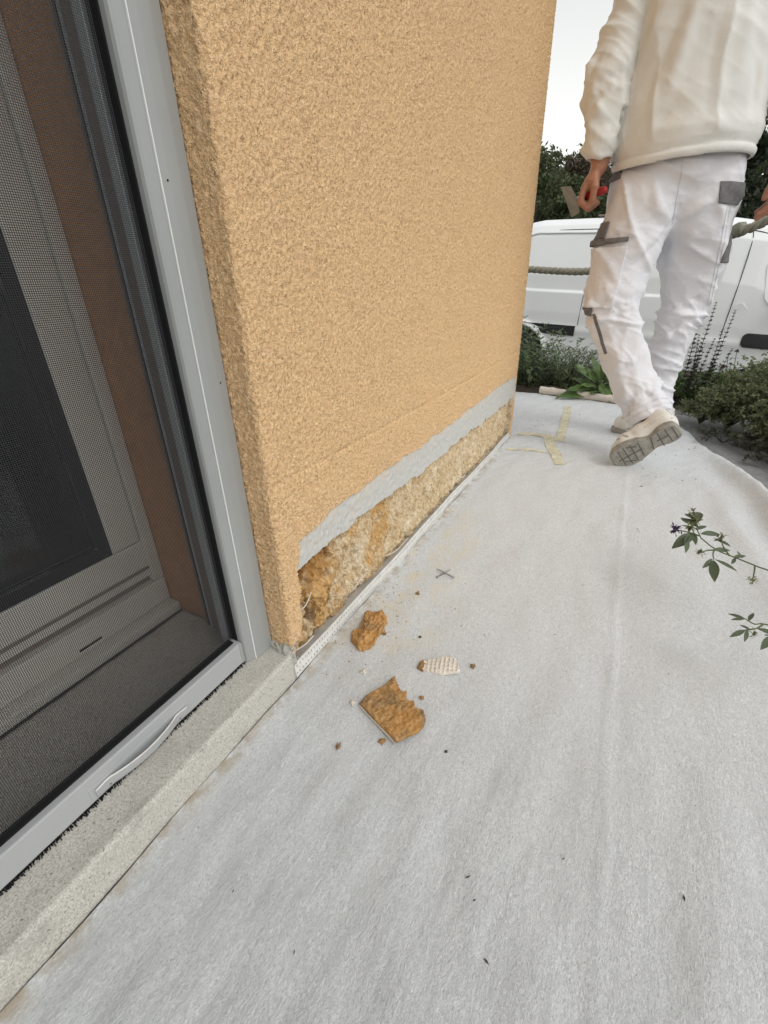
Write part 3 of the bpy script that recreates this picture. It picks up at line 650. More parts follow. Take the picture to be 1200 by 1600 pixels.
LP = [(-0.0585+(0.0035 if min(t, 1-t) < 0.14 else 0.0035+0.0095*math.sin((min(t, 1-t)-0.14)/0.36*math.pi/2)**0.8), 0.132+0.136*t, 0.0815+0.4*(0.0045*min(1, min(t, 1-t)/0.1)+0.0015)) for t in np.linspace(0, 1, 50)]
V, F = tube(LP, 0.0010, 8); obj('lip_highlight', V, F, M['bead'], hd)  # light-coloured tube painted in as the highlight on the handle lip
V, F = box((-0.0584, 0.126, 0.0705), (-0.0572, 0.274, 0.0880), 0.0005); obj('back_plate', V, F, M['alu_rail'], hd, False)
for y in (0.149, 0.2545):
    V, F = lathe([(0.0001, 0.0022), (0.0012, 0.0016), (0.0028, 0.0024), (0.0034, 0.0012), (0.0034, -0.001)], (-0.0572, y, 0.0737), (1, 0, 0), 14); obj('screw', V, F, M['steel'], hd)
    V, F = lathe([(0.0012, 0.0018), (0.0012, 0.0024)], (-0.0572, y, 0.0737), (1, 0, 0), 6); obj('screw_socket', V, F, M['black'], hd)
# flecks of dirt on the screen frame are part of its surface; two tiny drill marks
for y, z in ((0.409, 0.72), (0.428, 0.51)):
    V, F = lathe([(0.0009, 0.0004), (0.0009, -0.001)], (-0.0462 if y < 0.42 else -0.0439, y, z), (1, 0, 0), 8); obj('mark', V, F, M['black'], scr)

# ================================================================== white fleece sheet on the terrace
def xr(y): return np.interp(y, [-1, 0.9, 1.70, 1.89, 2.23, 2.40, 2.86], [0.98, 0.95, 0.85, 0.79, 0.706, 0.66, 0.50])+0.004*np.sin(y*17)
def sheet_z(X, Y, e):
    P = np.stack([X, Y, 0*X], -1)
    z = 0.0007*n3(P, 0.16, 41)+0.0010*n3(P*np.array([1, 0.35, 1]), 0.07, 42)*(0.35+0.65*np.clip((0.55-Y)/0.5, 0, 1))+0.0009*n3(P, 0.05, 49)*np.clip((Y-1.2)/0.8, 0, 1)
    xc = np.interp(Y, [0.2, 0.56, 1.02, 1.7], [0.505, 0.492, 0.479, 0.470])
    z = z+0.0022*np.exp(-((X-xc)/0.0038)**2)*np.clip((1.9-Y)/0.3, 0, 1)-0.0004*np.exp(-((X-xc-0.016)/0.012)**2)
    for (ax, ay, bx, by, wd, am) in ((0.15, 0.05, 0.26, 0.52, 0.012, 0.0010), (0.30, -0.1, 0.37, 0.42, 0.007, 0.0012), (0.36, -0.1, 0.43, 0.36, 0.008, 0.0011), (0.22, -0.1, 0.30, 0.33, 0.006, 0.0009), (0.44, -0.1, 0.47, 0.25, 0.007, 0.0008), (0.55, 1.05, 0.72, 0.95, 0.02, 0.001), (0.06, 0.10, 0.16, 0.62, 0.022, 0.0015)):
        dx, dy = bx-ax, by-ay; t = np.clip(((X-ax)*dx+(Y-ay)*dy)/(dx*dx+dy*dy), 0, 1); z = z+am*np.exp(-(((X-ax-dx*t)**2+(Y-ay-dy*t)**2)/wd**2))
    # right border rides up over a low kerb, with a soft trough inside it
    k = np.clip((2.15-Y)/0.35, 0, 1)*np.clip((Y-0.3)/0.4, 0, 1); kk = np.clip((1.85-Y)/0.4, 0, 1)*np.clip((Y-0.3)/0.4, 0, 1)
    z = z+k*0.038*np.exp(-((e-0.022)/0.030)**2)-kk*0.001*np.exp(-((e-0.085)/0.02)**2)+kk*0.010*np.exp(-((e-0.14)/0.035)**2)
    z = z+0.0015*np.clip(1-X/0.02, 0, 1)*(0.5+0.5*np.sin(Y*31)*np.sin(Y*13))
    return z
nx, ny = 130, 460
ty = np.linspace(-0.9, 2.86, ny); U, Yg = np.meshgrid(np.linspace(0, 1, nx), ty, indexing='ij')
xl = np.where(Yg < 1.955, 0.0022+0.0012*np.sin(Yg*21), -0.42+0*Yg); xl = np.where((Yg >= 1.955) & (Yg < 2.0), 0.0022-0.4222*(Yg-1.955)/0.045, xl)
Xg = xl+(xr(Yg)-xl)*U; e = xr(Yg)-Xg
Zg = 0.004+np.maximum(sheet_z(Xg, Yg, e), -0.003)
V = np.stack([Xg.ravel(), Yg.ravel(), Zg.ravel()], 1)
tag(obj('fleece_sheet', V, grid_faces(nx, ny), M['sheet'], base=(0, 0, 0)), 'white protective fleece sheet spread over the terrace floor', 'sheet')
def gz(x, y):
    x = np.asarray(x, float); y = np.asarray(y, float); return 0.004+np.maximum(sheet_z(x, y, xr(y)-x), -0.003)
# rolled far edge
rl = thing('rolled_sheet_end', 'loosely rolled cream end of the sheet beneath the broad leaves', 'roll', (0.2, 2.80, 0.005))
P = spline([(-0.045, 2.862, 0.026), (0.12, 2.832, 0.024), (0.28, 2.80, 0.023), (0.48, 2.745, 0.020)], 26); V, F = tube(P, 0.021, 14, False)
V = V+0.0016*np.stack([0*V[:, 0], n3(V, 0.05, 51), n3(V, 0.04, 52)], 1); obj('roll', V, F, M['plaster_white'], rl)
sp = []; 
for a in np.linspace(0, 5*math.pi, 60): r = 0.004+0.016*a/(5*math.pi); sp.append((r*math.cos(a), r*math.sin(a)))
V = []; 
for x in (-0.046, 0.0): V += [(x, 2.862+a*0.9, 0.026+b) for a, b in sp]
obj('roll_spiral', np.array(V), [[i, i+1, 61+i, 60+i] for i in range(59)], M['sheet'], rl)
# paper tape strips
def tape(pts, w_, label, seed):
    pts = spline([(x, y, 0) for x, y in pts], 24); T = np.gradient(pts, axis=0); T /= np.linalg.norm(T, axis=1)[:, None]; N = np.stack([-T[:, 1], T[:, 0], 0*T[:, 0]], 1)
    rg = np.random.default_rng(seed); V = []
    for i in range(24):
        for j in range(7):
            u = j/6-0.5; ww = w_*(1+0.06*rg.normal()*(abs(u) > 0.4)); p = pts[i]+N[i]*u*ww
            V.append((p[0], p[1], float(gz(p[0], p[1]))+0.0035+0.0018*math.sin(i*0.7+seed)*math.cos(j*0.8)))
    V = np.array(V); F = [list(map(int, q)) for q in grid_faces(24, 7)]; n = len(V); W = V.copy(); W[:, 2] -= 0.0012
    F += [[a+n for a in q[::-1]] for q in F]
    b = list(range(7))+[i*7+6 for i in range(1, 24)]+[23*7+j for j in range(5, -1, -1)]+[i*7 for i in range(22, 0, -1)]
    F += [[b[i], b[(i+1) % len(b)], b[(i+1) % len(b)]+n, b[i]+n][::-1] for i in range(len(b))]
    tag(obj('tape_strip', np.concatenate([V, W]), F, M['tape'], base=(pts[0][0], pts[0][1], 0)), label, 'tape', 'yellow tape strips at the far house corner')
tape([(0.022, 2.00), (0.09, 2.025), (0.16, 2.01), (0.20, 1.985)], 0.045, 'crinkled yellow tape strip running from the house corner to the right', 1)
tape([(0.15, 2.60), (0.175, 2.35), (0.195, 2.10), (0.205, 1.97)], 0.036, 'straight pale yellow tape strip leading towards the broad-leaved plant', 2)
tape([(0.155, 2.00), (0.18, 1.90), (0.215, 1.80), (0.25, 1.69)], 0.040, 'frayed yellow tape strip pointing towards the lifted shoe', 3)
tape([(0.030, 1.785), (0.08, 1.80), (0.135, 1.81), (0.185, 1.805)], 0.018, 'narrow buff tape strip nearest the end of the white bead', 4)
# ================================================================== rubble on the sheet
def chunk(poly, th, h, seed, rough, top=None, tilt=(0, 0)):
    poly = np.array(poly); lo = poly.min(0)-0.012; hi = poly.max(0)+0.012
    vol = Vol((lo[0], lo[1], -0.006), (hi[0], hi[1], th+0.014), h); sl_, P = vol.box(vol.lo, vol.lo+vol.h*vol.n)
    sd = poly_sd(P[..., 0], P[..., 1], poly); nz = n3(P, 0.030, seed)*0.5+n3(P, 0.011, seed+1)*0.35+n3(P, 0.005, seed+2)*0.22
    tz = th*(1-0.25*np.clip(-(sd+0.004)/-0.012, -1, 0))+(top(P) if top else 0)
    d = np.maximum(sd+rough*0.8*nz, np.maximum(P[..., 2]-tz-rough*nz, -P[..., 2]+0.0*nz)); vol.f[sl_] = d
    V, F = vol.net(); c = poly.mean(0); V[:, 2] += (V[:, 0]-c[0])*tilt[0]+(V[:, 1]-c[1])*tilt[1]
    z0 = float(np.max(gz(poly[:, 0], poly[:, 1]))); V[:, 2] += z0-0.001; return V, F, (c[0], c[1], z0)
c2 = [(0.157, 0.5107), (0.1711, 0.4944), (0.1828, 0.4852), (0.1892, 0.4914), (0.1935, 0.4775), (0.2023, 0.4734), (0.2068, 0.4785), (0.2166, 0.4668), (0.229, 0.4689), (0.2387, 0.4539), (0.2389, 0.4362), (0.2321, 0.4206), (0.2131, 0.4002), (0.1316, 0.4338), (0.1336, 0.4533), (0.1499, 0.4837)]
V, F, b = chunk(c2, 0.007, 0.0012, 61, 0.0012)
t = thing('insulation_chunk', 'large rust brown slab of insulation lying flat on the sheet', 'rubble', b, 'broken pieces fallen from the wall'); V[:, 2] += 0.0022; obj('foam', V, F, M['foam'], t)
sk = np.array(c2[12:16]+[(0.155, 0.495), (0.20, 0.43)]); sk = np.array([(0.2135, 0.3985), (0.1300, 0.4332), (0.1325, 0.4540), (0.165, 0.47), (0.205, 0.44)])
V, F = extrude_z([tuple(p) for p in sk], b[2]-0.0005, b[2]+0.0026); obj('plaster_skin', V, F, M['plaster_white'], t, False)
c1 = [(0.025, 0.6414), (0.0495, 0.6465), (0.0551, 0.6584), (0.0725, 0.6422), (0.083, 0.6194), (0.0893, 0.6018), (0.0823, 0.5964), (0.085, 0.5759), (0.0845, 0.5566), (0.0647, 0.5431), (0.0444, 0.5559), (0.0321, 0.5736), (0.0377, 0.5887), (0.0342, 0.6124)]
V, F, b = chunk(c1, 0.012, 0.0014, 71, 0.0030)
tag(obj('insulation_chunk', V, F, M['foam'], base=b), 'knobbly orange brown insulation lump nearest the torn wall foot', 'rubble', 'broken pieces fallen from the wall')
cw = [(0.1856, 0.5499), (0.186, 0.5688), (0.2225, 0.5957), (0.2376, 0.5945), (0.2537, 0.5723), (0.2259, 0.5552), (0.2011, 0.551)]
def waffle(P):
    a = 0.25; u = P[..., 0]*math.cos(a)+P[..., 1]*math.sin(a); v = -P[..., 0]*math.sin(a)+P[..., 1]*math.cos(a)
    return 0.0022*np.maximum(np.cos(u*math.pi/0.0075)**6, np.cos(v*math.pi/0.0075)**6)
V, F, b = chunk(cw, 0.0065, 0.0010, 81, 0.0006, waffle, (0.05, 0.10))
t = thing('plaster_fragment', 'white plaster fragment with a waffle grid pressed into it', 'rubble', b, 'broken pieces fallen from the wall'); obj('plaster', V, F, M['plaster_white'], t)
V, F, b2 = chunk([(0.183, 0.549), (0.1815, 0.567), (0.188, 0.573), (0.1925, 0.560), (0.193, 0.549)], 0.006, 0.0011, 84, 0.0022); obj('stuck_foam', V, F, M['foam'], t)
def crumb(x, y, r, mt, label, seed, el=1.0):
    r *= 0.8
    z = float(gz(x, y)); vol = Vol((x-r*2.2, y-r*2.2, z-r), (x+r*2.2, y+r*2.2, z+r*2.2), r/4.0); sl_, P = vol.box(vol.lo, vol.lo+vol.h*vol.n)
    q = (P-np.array([x, y, z+r*0.55]))*np.array([1, 1/el, 1.3]); vol.f[sl_] = np.maximum(np.linalg.norm(q, axis=-1)-r+0.28*r*n3(P, r*1.6, seed)+0.12*r*n3(P, r*0.7, seed+5), z-P[..., 2])
    V, F = vol.net(); tag(obj('crumb', V, F, M[mt], base=(x, y, z)), label, 'rubble', 'loose crumbs on the sheet')
for a in ((0.0948, 0.7489, 0.005, 'crumb_brown', 'squarish brown crumb just below the crossed nails', 1), (0.1543, 0.6271, 0.0030, 'crumb_dark', 'small dark crumb between the insulation lump and the crossed nails', 2),
          (0.2683, 0.5994, 0.0045, 'crumb_brown', 'brown crumb just right of the waffle patterned plaster', 3), (0.1396, 0.3578, 0.0038, 'crumb_brown', 'lone brown crumb left below the large slab', 4),
          (0.1930, 0.3960, 0.0052, 'foam', 'rust crumb touching the lowest corner of the large slab', 5), (0.1192, 0.4337, 0.0052, 'plaster_white', 'white plaster crumb at the left corner of the large slab', 6),
          (0.1010, 0.5010, 0.0055, 'plaster_white', 'pale plaster flake above the large brown slab', 7), (0.2845, 0.4229, 0.0024, 'crumb_dark', 'small dark fleck to the right of the large slab', 8),
          (0.2150, 0.4950, 0.0042, 'foam', 'rust crumb beside the notched edge of the large slab', 9)): crumb(*a, el=1.3 if a[5] in (3, 4, 7) else 1.0)
rg = np.random.default_rng(17); V = []; F = []
sp = [(0.0403, 0.182), (0.3632, 0.2862), (0.3767, 0.2678), (0.5821, 0.376), (0.2151, 0.6911), (0.2103, 0.66), (0.2635, 0.6863), (0.1304, 0.1514), (0.6163, 0.9803), (0.5754, 0.7337), (0.7127, 1.6678), (0.7318, 1.6878), (0.5135, 1.2737), (0.5168, 1.2635), (0.5415, 1.4581), (0.4578, 0.3552), (0.2252, 0.1409), (0.4033, 0.2245)]
sp = [(x, y, 0.0027) for x, y in sp]+[(rg.uniform(0.05, 0.7), rg.uniform(0.15, 2.3), 0.0016) for _ in range(30)]+[(rg.uniform(0.02, 0.2), rg.uniform(0.48, 0.85), 0.0011) for _ in range(50)]+[(rg.uniform(0.05, 0.25), rg.uniform(2.1, 2.5), 0.004) for _ in range(9)]+[(rg.uniform(0.5, 0.72), rg.uniform(1.5, 2.1), 0.0035) for _ in range(16)]
for x, y, r in sp:
    a = rg.uniform(0, 6.3); n = len(V); r *= rg.uniform(0.6, 1.5); z = float(gz(x, y)); ca, sa = math.cos(a), math.sin(a)
    for u, v, h in ((-1, 0, .0003), (0, .32, .0006), (1.1, .1, .0004), (0.1, -.3, .0003), (0, 0, .45*r+.0005)): V.append((x+r*(u*ca-v*sa), y+r*(u*sa+v*ca), z+h+0.0004))
    F += [(n, n+3, n+4), (n+3, n+2, n+4), (n+2, n+1, n+4), (n+1, n, n+4)]
V3 = []; F3 = []
for k in range(190):
    y = rg.uniform(0.46, 1.9)**1.0 if k % 3 else rg.uniform(0.46, 0.8); x = 0.004+abs(rg.normal(0, 0.045))*(1.6 if y < 0.85 else 0.5); r = rg.uniform(0.0005, 0.0018); z = float(gz(x, y)); n = len(V3)
    for u, v, h in ((-1, -.6, 0), (1, -.5, 0), (.1, 1, 0), (0, 0, 1.3)): V3.append((x+r*u, y+r*v, z+r*h+0.0003))
    F3 += [(n, n+1, n+3), (n+1, n+2, n+3), (n+2, n, n+3)]
tag(obj('insulation_dust', np.array(V3), np.array(F3), M['foam'], smooth=False), 'fine ochre crumbs scattered on the sheet along the torn wall foot', 'dust', kind='stuff')
tag(obj('dirt_flecks', np.array(V), np.array(F), M['crumb_dark'], smooth=False), 'tiny dark flecks of dirt scattered over the white sheet', 'dirt', kind='stuff')
def nail(h, tpt, label, dz):
    z = float(gz(*h)); h = np.array([h[0], h[1], z+0.0030+dz]); tp = np.array([tpt[0], tpt[1], z+0.0020+dz]); L = np.linalg.norm(tp-h)
    V, F = lathe([(0.0034, 0), (0.0034, 0.0012), (0.0014, 0.0022), (0.0014, L-0.006), (0.0002, L)], h, tp-h, 10); tag(obj('nail', V, F, M['steel'], base=tuple(h)), label, 'nail', 'two crossed nails')
nail((0.1102, 0.8237), (0.1276, 0.87), 'grey steel nail lying underneath, head nearer the wall', 0)
nail((0.1465, 0.8357), (0.0961, 0.8548), 'grey steel nail lying on top, head to the right', 0.0026)

# ================================================================== the worker
man = thing('person', 'person in white work trousers and cream sweatshirt walking away holding a scraper', 'person', (0.45, 1.95, 0))
def unit(v): v = np.array(v, float); return v/np.linalg.norm(v)
heelB = np.array([0.592, 1.745, 0.165]); toeB = np.array([0.425, 1.755, 0.022])
fwd = unit(toeB-heelB); upL = unit(np.array([-0.30, 0.86, 0.34])); upL = unit(upL-fwd*np.dot(upL, fwd)); sdL = np.cross(fwd, upL)
ankL = heelB+fwd*0.062+upL*0.095
hR = np.array([0.612, 2.185, 0.006]); fR = unit([-0.97, 0.24, 0]); uR = np.array([0, 0, 1.0]); sR = np.cross(fR, uR); ankR = hR+fR*0.065+uR*0.095
# -- body: one continuous skin surface
vol = Vol((0.06, 1.66, 0.0), (0.82, 2.36, 1.80), 0.004)
pel = np.array([0.44, 2.04, 0.90])
vol.cone((0.385, 2.03, 0.90), (0.505, 2.06, 0.90), 0.085, 0.085, 0.03)
vol.chain([((0.44, 2.04, 0.92), 0.10), ((0.43, 2.04, 1.10), 0.098), ((0.415, 2.03, 1.28), 0.105)], 0.04, ((0.2, 1, 0), 0.85))
vol.cone((0.325, 2.02, 1.37), (0.515, 2.03, 1.36), 0.075, 0.075, 0.05)
vol.chain([((0.41, 2.03, 1.38), 0.06), ((0.405, 2.04, 1.50), 0.052), ((0.400, 2.05, 1.56), 0.055)], 0.03)
hd = np.array([0.395, 2.065, 1.645]); fdir = unit([-0.45, 0.87, -0.12]); sdir = unit(np.cross(fdir, (0, 0, 1)))
vol.cone(hd+(0, 0, 0.02), hd+(0, 0, 0.05)-fdir*0.02, 0.085, 0.086, 0.02); vol.cone(hd+fdir*0.035+np.array((0, 0, -0.075)), hd+fdir*0.02, 0.052, 0.072, 0.03)
vol.cone(hd+fdir*0.088+np.array((0, 0, 0.012)), hd+fdir*0.108+np.array((0, 0, -0.022)), 0.010, 0.013, 0.012)          # nose
vol.cone(hd+fdir*0.078+sdir*0.02+np.array((0, 0, -0.058)), hd+fdir*0.078-sdir*0.02+np.array((0, 0, -0.058)), 0.010, 0.010, 0.008)  # lips
for s in (-1, 1):
    vol.cone(hd+sdir*s*0.084+np.array((0, 0, 0.012))-fdir*0.008, hd+sdir*s*0.082+np.array((0, 0, -0.022)), 0.013, 0.010, 0.008)  # ears
    vol.cone(hd+fdir*0.076+sdir*s*0.032+np.array((0, 0, 0.034)), hd+fdir*0.074+sdir*s*0.048+np.array((0, 0, 0.032)), 0.012, 0.010, 0.01)   # brow
armL = [((0.245, 2.03, 1.38), 0.052), ((0.195, 1.965, 1.17), 0.042), ((0.198, 1.950, 0.97), 0.026), ((0.196, 1.948, 0.940), 0.025)]
armR = [((0.585, 2.04, 1.37), 0.052), ((0.690, 2.05, 1.15), 0.042), ((0.715, 2.07, 0.96), 0.027), ((0.718, 2.075, 0.93), 0.025)]
vol.chain(armL, 0.02); vol.chain(armR, 0.02)
for lg in ([(0.365, 2.02, 0.86), (0.320, 1.945, 0.53), (0.387, 1.922, 0.355), (0.470, 1.885, 0.22), ankL], [(0.50, 2.06, 0.86), (0.542, 2.148, 0.51), (0.518, 2.165, 0.32), (0.525, 2.175, 0.18), ankR]): vol.chain([(p_, r_) for p_, r_ in zip(lg, (0.070, 0.046, 0.042, 0.034, 0.032))], 0.02)
vol.chain([(ankL, 0.036), (heelB+fwd*0.07+upL*0.05, 0.03), (toeB-fwd*0.06+upL*0.035, 0.026)], 0.01); vol.chain([(ankR, 0.036), (hR+fR*0.07+uR*0.05, 0.03), (hR+fR*0.20+uR*0.035, 0.026)], 0.01)
# left hand closed round the scraper handle (handle runs along +x)
hz0 = 0.862; hy0 = 1.948
vol.cone((0.196, 1.948, 0.945), (0.180, 1.945, 0.893), 0.024, 0.030, 0.012, ((1, 0, 0), 0.72))
vol.cone((0.182, 1.925, 0.900), (0.178, 1.968, 0.896), 0.021, 0.019, 0.012)
for i, (dy, ln) in enumerate(((-0.030, 1.0), (-0.009, 1.08), (0.012, 1.02), (0.031, 0.86))):
    y = 1.948+dy; k1 = (0.166, y, 0.888-0.003*i); k2 = (0.158, y+0.001, 0.862-0.026*ln+0.010); k3 = (0.182, y+0.002, 0.845-0.018*ln); k4 = (0.206, y+0.002, 0.852-0.010*ln)
    vol.chain([(k1, 0.0112), (k2, 0.0102), (k3, 0.0094), (k4, 0.0080)], 0.003)
vol.chain([((0.190, 1.922, 0.915), 0.014), ((0.198, 1.905, 0.880), 0.0125), ((0.196, 1.912, 0.850), 0.0105), ((0.188, 1.922, 0.836), 0.009)], 0.004)
# right hand, relaxed
vol.cone((0.716, 2.075, 0.93), (0.712, 2.075, 0.870), 0.024, 0.034, 0.012, ((1, 0, 0), 0.6))
for i, (dy, ln) in enumerate(((-0.030, 0.95), (-0.009, 1.08), (0.012, 1.0), (0.031, 0.82))):
    y = 2.075+dy; vol.chain([((0.712, y, 0.858), 0.0112), ((0.706, y, 0.858-0.040*ln), 0.0100), ((0.692, y, 0.858-0.066*ln), 0.0092), ((0.676, y, 0.858-0.078*ln), 0.0078)], 0.003)
vol.chain([((0.706, 2.048, 0.905), 0.014), ((0.690, 2.036, 0.870), 0.0125), ((0.682, 2.036, 0.842), 0.0105), ((0.678, 2.040, 0.825), 0.009)], 0.004)
V, F = vol.net(); obj('body', V, F, M['skin'], man)
vol = Vol((0.26, 1.92, 1.55), (0.54, 2.21, 1.83), 0.004)
vol.cone(hd+(0, 0, 0.035)-fdir*0.006, hd+(0, 0, 0.062)-fdir*0.024, 0.097, 0.097, 0.01); sl_, P = vol.box(vol.lo, vol.lo+vol.h*vol.n)
q = P-hd; vol.f[sl_] = np.maximum(vol.f[sl_]+0.002*n3(P, 0.02, 7), np.maximum(q@fdir*0.9-(q[..., 2]-0.035)*0.9, -(q[..., 2]+0.05)))
V, F = vol.net(); obj('hair', V, F, M['hair'], man)
# -- trousers
kneeL = np.array((0.322, 1.945, 0.535)); hemL = ankL*0.75+kneeL*0.25
hemL = np.array((0.492, 1.868, 0.188)); hemR = np.array((0.528, 2.175, 0.105))
vol = Vol((0.17, 1.70, 0.05), (0.72, 2.30, 1.04), 0.0055)
vol.cone((0.372, 2.03, 0.90), (0.482, 2.055, 0.90), 0.124, 0.122, 0.04, ((0.2, 1, 0), 0.92)); vol.cone((0.43, 2.04, 0.92), (0.43, 2.04, 0.99), 0.125, 0.11, 0.03)
LG = [((0.352, 2.01, 0.84), 0.120), ((0.325, 1.975, 0.70), 0.096), ((0.312, 1.945, 0.56), 0.083), ((0.322, 1.940, 0.49), 0.080), ((0.385, 1.920, 0.355), 0.071), ((0.448, 1.895, 0.245), 0.065), (tuple(hemL), 0.063), (tuple(hemL+unit(hemL-np.array((0.45, 1.895, 0.245)))*0.07), 0.062)]
RG = [((0.498, 2.065, 0.84), 0.120), ((0.526, 2.10, 0.70), 0.096), ((0.543, 2.145, 0.55), 0.078), ((0.540, 2.150, 0.48), 0.074), ((0.518, 2.165, 0.32), 0.066), ((0.510, 2.175, 0.20), 0.064), (tuple(hemR), 0.070), ((0.518, 2.178, 0.05), 0.070)]
vol.chain(LG, 0.022); vol.chain(RG, 0.022)
sl_, P = vol.box(vol.lo, vol.lo+vol.h*vol.n)
dl = unit(hemL-np.array((0.450, 1.895, 0.245))); near = np.linalg.norm(P-hemL, axis=-1) < 0.16
vol.f[sl_] = np.where(near, np.maximum(vol.f[sl_], (P-hemL)@dl-0.030), vol.f[sl_]); vol.f[sl_] = np.maximum(vol.f[sl_], 0.085-P[..., 2])
vol.f[sl_] = np.maximum(vol.f[sl_], P[..., 2]-1.0)
q = P-hemL; # ax_ = q@dl; rad = np.linalg.norm(q-ax_[..., None]*dl, axis=-1); vol.f[sl_] = np.where(near, np.maximum(vol.f[sl_], -np.maximum(rad-0.062, -(ax_+0.035))), vol.f[sl_])
vol.f += (0.0025*n3(P, 0.16, 91)).astype(np.float32)
V, F = vol.net(); N = vnormals(V, F)
rg = np.random.default_rng(33); segs = []
def ring_folds(c, ax, r, n, spread, amp, wd, arc=(0.5, 1.3), face=None, tilt=0.35):
    ax = unit(ax); a = unit(np.cross(ax, (0.3, 0.9, 0.2))); b = np.cross(ax, a)
    for _ in range(n):
        t0 = rg.uniform(0, 6.3); dt = rg.uniform(*arc); cc = np.array(c)+ax*rg.uniform(-spread, spread); sg = rg.choice((1, 1, -1)); tl = rg.normal(0, tilt)*r
        pts = [cc+r*(math.cos(t0+dt*u)*a+math.sin(t0+dt*u)*b)+ax*tl*(u-0.5)*2 for u in (0, 0.5, 1)]
        am = amp*rg.uniform(0.5, 1.2)*sg; w_ = wd*rg.uniform(0.7, 1.3)
        segs.append((pts[0], pts[1], w_, am)); segs.append((pts[1], pts[2], w_, am))
ring_folds((0.325, 1.945, 0.52), (0.1, 0, 1), 0.092, 34, 0.055, 0.0075, 0.011); ring_folds((0.553, 2.15, 0.47), (0.1, 0, 1), 0.083, 36, 0.07, 0.0075, 0.010)
ring_folds((0.40, 1.92, 0.33), LG[4][0]-np.array(LG[5][0]), 0.085, 20, 0.07, 0.0065, 0.014, tilt=0.9); ring_folds((0.475, 1.885, 0.21), dl, 0.074, 22, 0.05, 0.0075, 0.011)
ring_folds((0.52, 2.17, 0.25), (0, 0, 1), 0.077, 24, 0.12, 0.006, 0.012, tilt=0.6); ring_folds((0.345, 1.98, 0.70), (0.1, 0.1, 1), 0.108, 14, 0.08, 0.006, 0.018, tilt=1.0); ring_folds((0.54, 2.10, 0.70), (-0.1, 0, 1), 0.105, 16, 0.09, 0.007, 0.016, tilt=1.0)
for _ in range(2):
    pass
# diagonal drag lines from the crotch and under the seat
for p0, p1, w_, am in (((0.43, 1.93, 0.76), (0.33, 1.87, 0.66), 0.014, 0.010), ((0.44, 1.93, 0.76), (0.36, 1.88, 0.84), 0.016, 0.010), ((0.45, 1.95, 0.75), (0.56, 1.98, 0.70), 0.013, 0.010), ((0.45, 1.95, 0.77), (0.55, 1.95, 0.83), 0.016, 0.010), ((0.43, 1.93, 0.73), (0.45, 2.0, 0.88), 0.010, -0.014), ((0.46, 1.98, 0.72), (0.60, 2.02, 0.66), 0.011, 0.009), ((0.41, 1.90, 0.70), (0.30, 1.88, 0.60), 0.013, -0.007), ((0.52, 1.95, 0.88), (0.62, 2.02, 0.70), 0.014, 0.008), ((0.36, 1.89, 0.90), (0.40, 1.90, 0.80), 0.014, 0.008)): segs.append((p0, p1, w_, am))
V = creases(V, N, segs)
def ridge(Q, sc, seed): return np.clip(1-np.abs(n3(Q, sc, seed, 7))/0.9, 0, 1)**2
isL = V[:, 0]+0.25*(V[:, 1]-2.0) < np.interp(V[:, 2], [0.1, 0.3, 0.5, 0.8], [0.60, 0.47, 0.44, 0.445])
zl = V[:, 2]; aw = np.where(isL, 0.35+1.0*np.exp(-((zl-0.50)/0.07)**2)+0.9*np.exp(-((zl-0.22)/0.08)**2)+0.5*np.exp(-((zl-0.36)/0.08)**2), 0.35+1.2*np.exp(-((zl-0.46)/0.09)**2)+0.8*np.exp(-((zl-0.24)/0.12)**2))
Q = V*np.array((1, 1, 3.2))+np.stack([0*zl, 0*zl, 1.2*V[:, 0]], 1)
V = V+N*(aw*(0.0090*ridge(Q, 0.36, 301)+0.0042*ridge(Q+3, 0.20, 302)-0.003))[:, None]
Q2 = V*np.array((1, 1, 0.55))+np.stack([0.5*zl, 0*zl, 0*zl], 1); V = V+N*(0.009*ridge(Q2, 0.26, 303)*np.clip((zl-0.55)/0.1, 0, 1))[:, None]
N = vnormals(V, F)
trs = obj('trousers', V, F, M['trouser'], man); TV, TF, TN = V, F, N
def patch(nm, planes, off, mt, label=None, thick=0.0035):
    """cut a clean-edged patch out of the trouser surface: planes = list of (point, normal), keep the side normal points to"""
    keep = np.ones(len(TF), bool); C = TV[TF].mean(1)
    for p, n in planes: keep &= ((C-np.array(p))@unit(n)) > -0.03
    v, f_ = compact(TV, TF[keep]); n_ = compact(TN, TF[keep])[0]
    if len(f_) == 0: return
    bm = bmesh.new(); vs_ = [bm.verts.new(tuple(a+b*off)) for a, b in zip(v, n_)]
    for q in f_:
        try: bm.faces.new([vs_[i] for i in q])
        except ValueError: pass
    for p, n in planes: bmesh.ops.bisect_plane(bm, geom=bm.verts[:]+bm.edges[:]+bm.faces[:], plane_co=Vector(p), plane_no=Vector(unit(n)), clear_inner=True)
    bm.normal_update(); bnd = [e for e in bm.edges if len(e.link_faces) == 1]
    bm.verts.ensure_lookup_table(); bm.verts.index_update(); VN = np.array([v.normal[:] for v in bm.verts]).reshape(-1, 3); BE = [[l.vert.index, l.link_loop_next.vert.index] for e in bnd for l in e.link_loops]
    V_, F_ = bm_out(bm)
    if len(V_): n_v = len(V_); V_ = np.concatenate([V_, V_-VN*thick]); F_ = F_+[[b, a, a+n_v, b+n_v] for a, b in BE]
    if len(V_) == 0: print('EMPTY PATCH', nm, planes[0]); return
    o = obj(nm, V_, F_, M[mt], trs)
    if label: tag(o, label)
patch('cargo_pocket', [((0, 0, 0.525), (0, 0, 1)), ((0, 0, 0.706), (0, 0, -1)), ((0.324, 0, 0.62), (-1, 0, 0.05)), ((0, 2.02, 0), (0, -1, 0))], 0.009, 'trouser', None, 0.012)
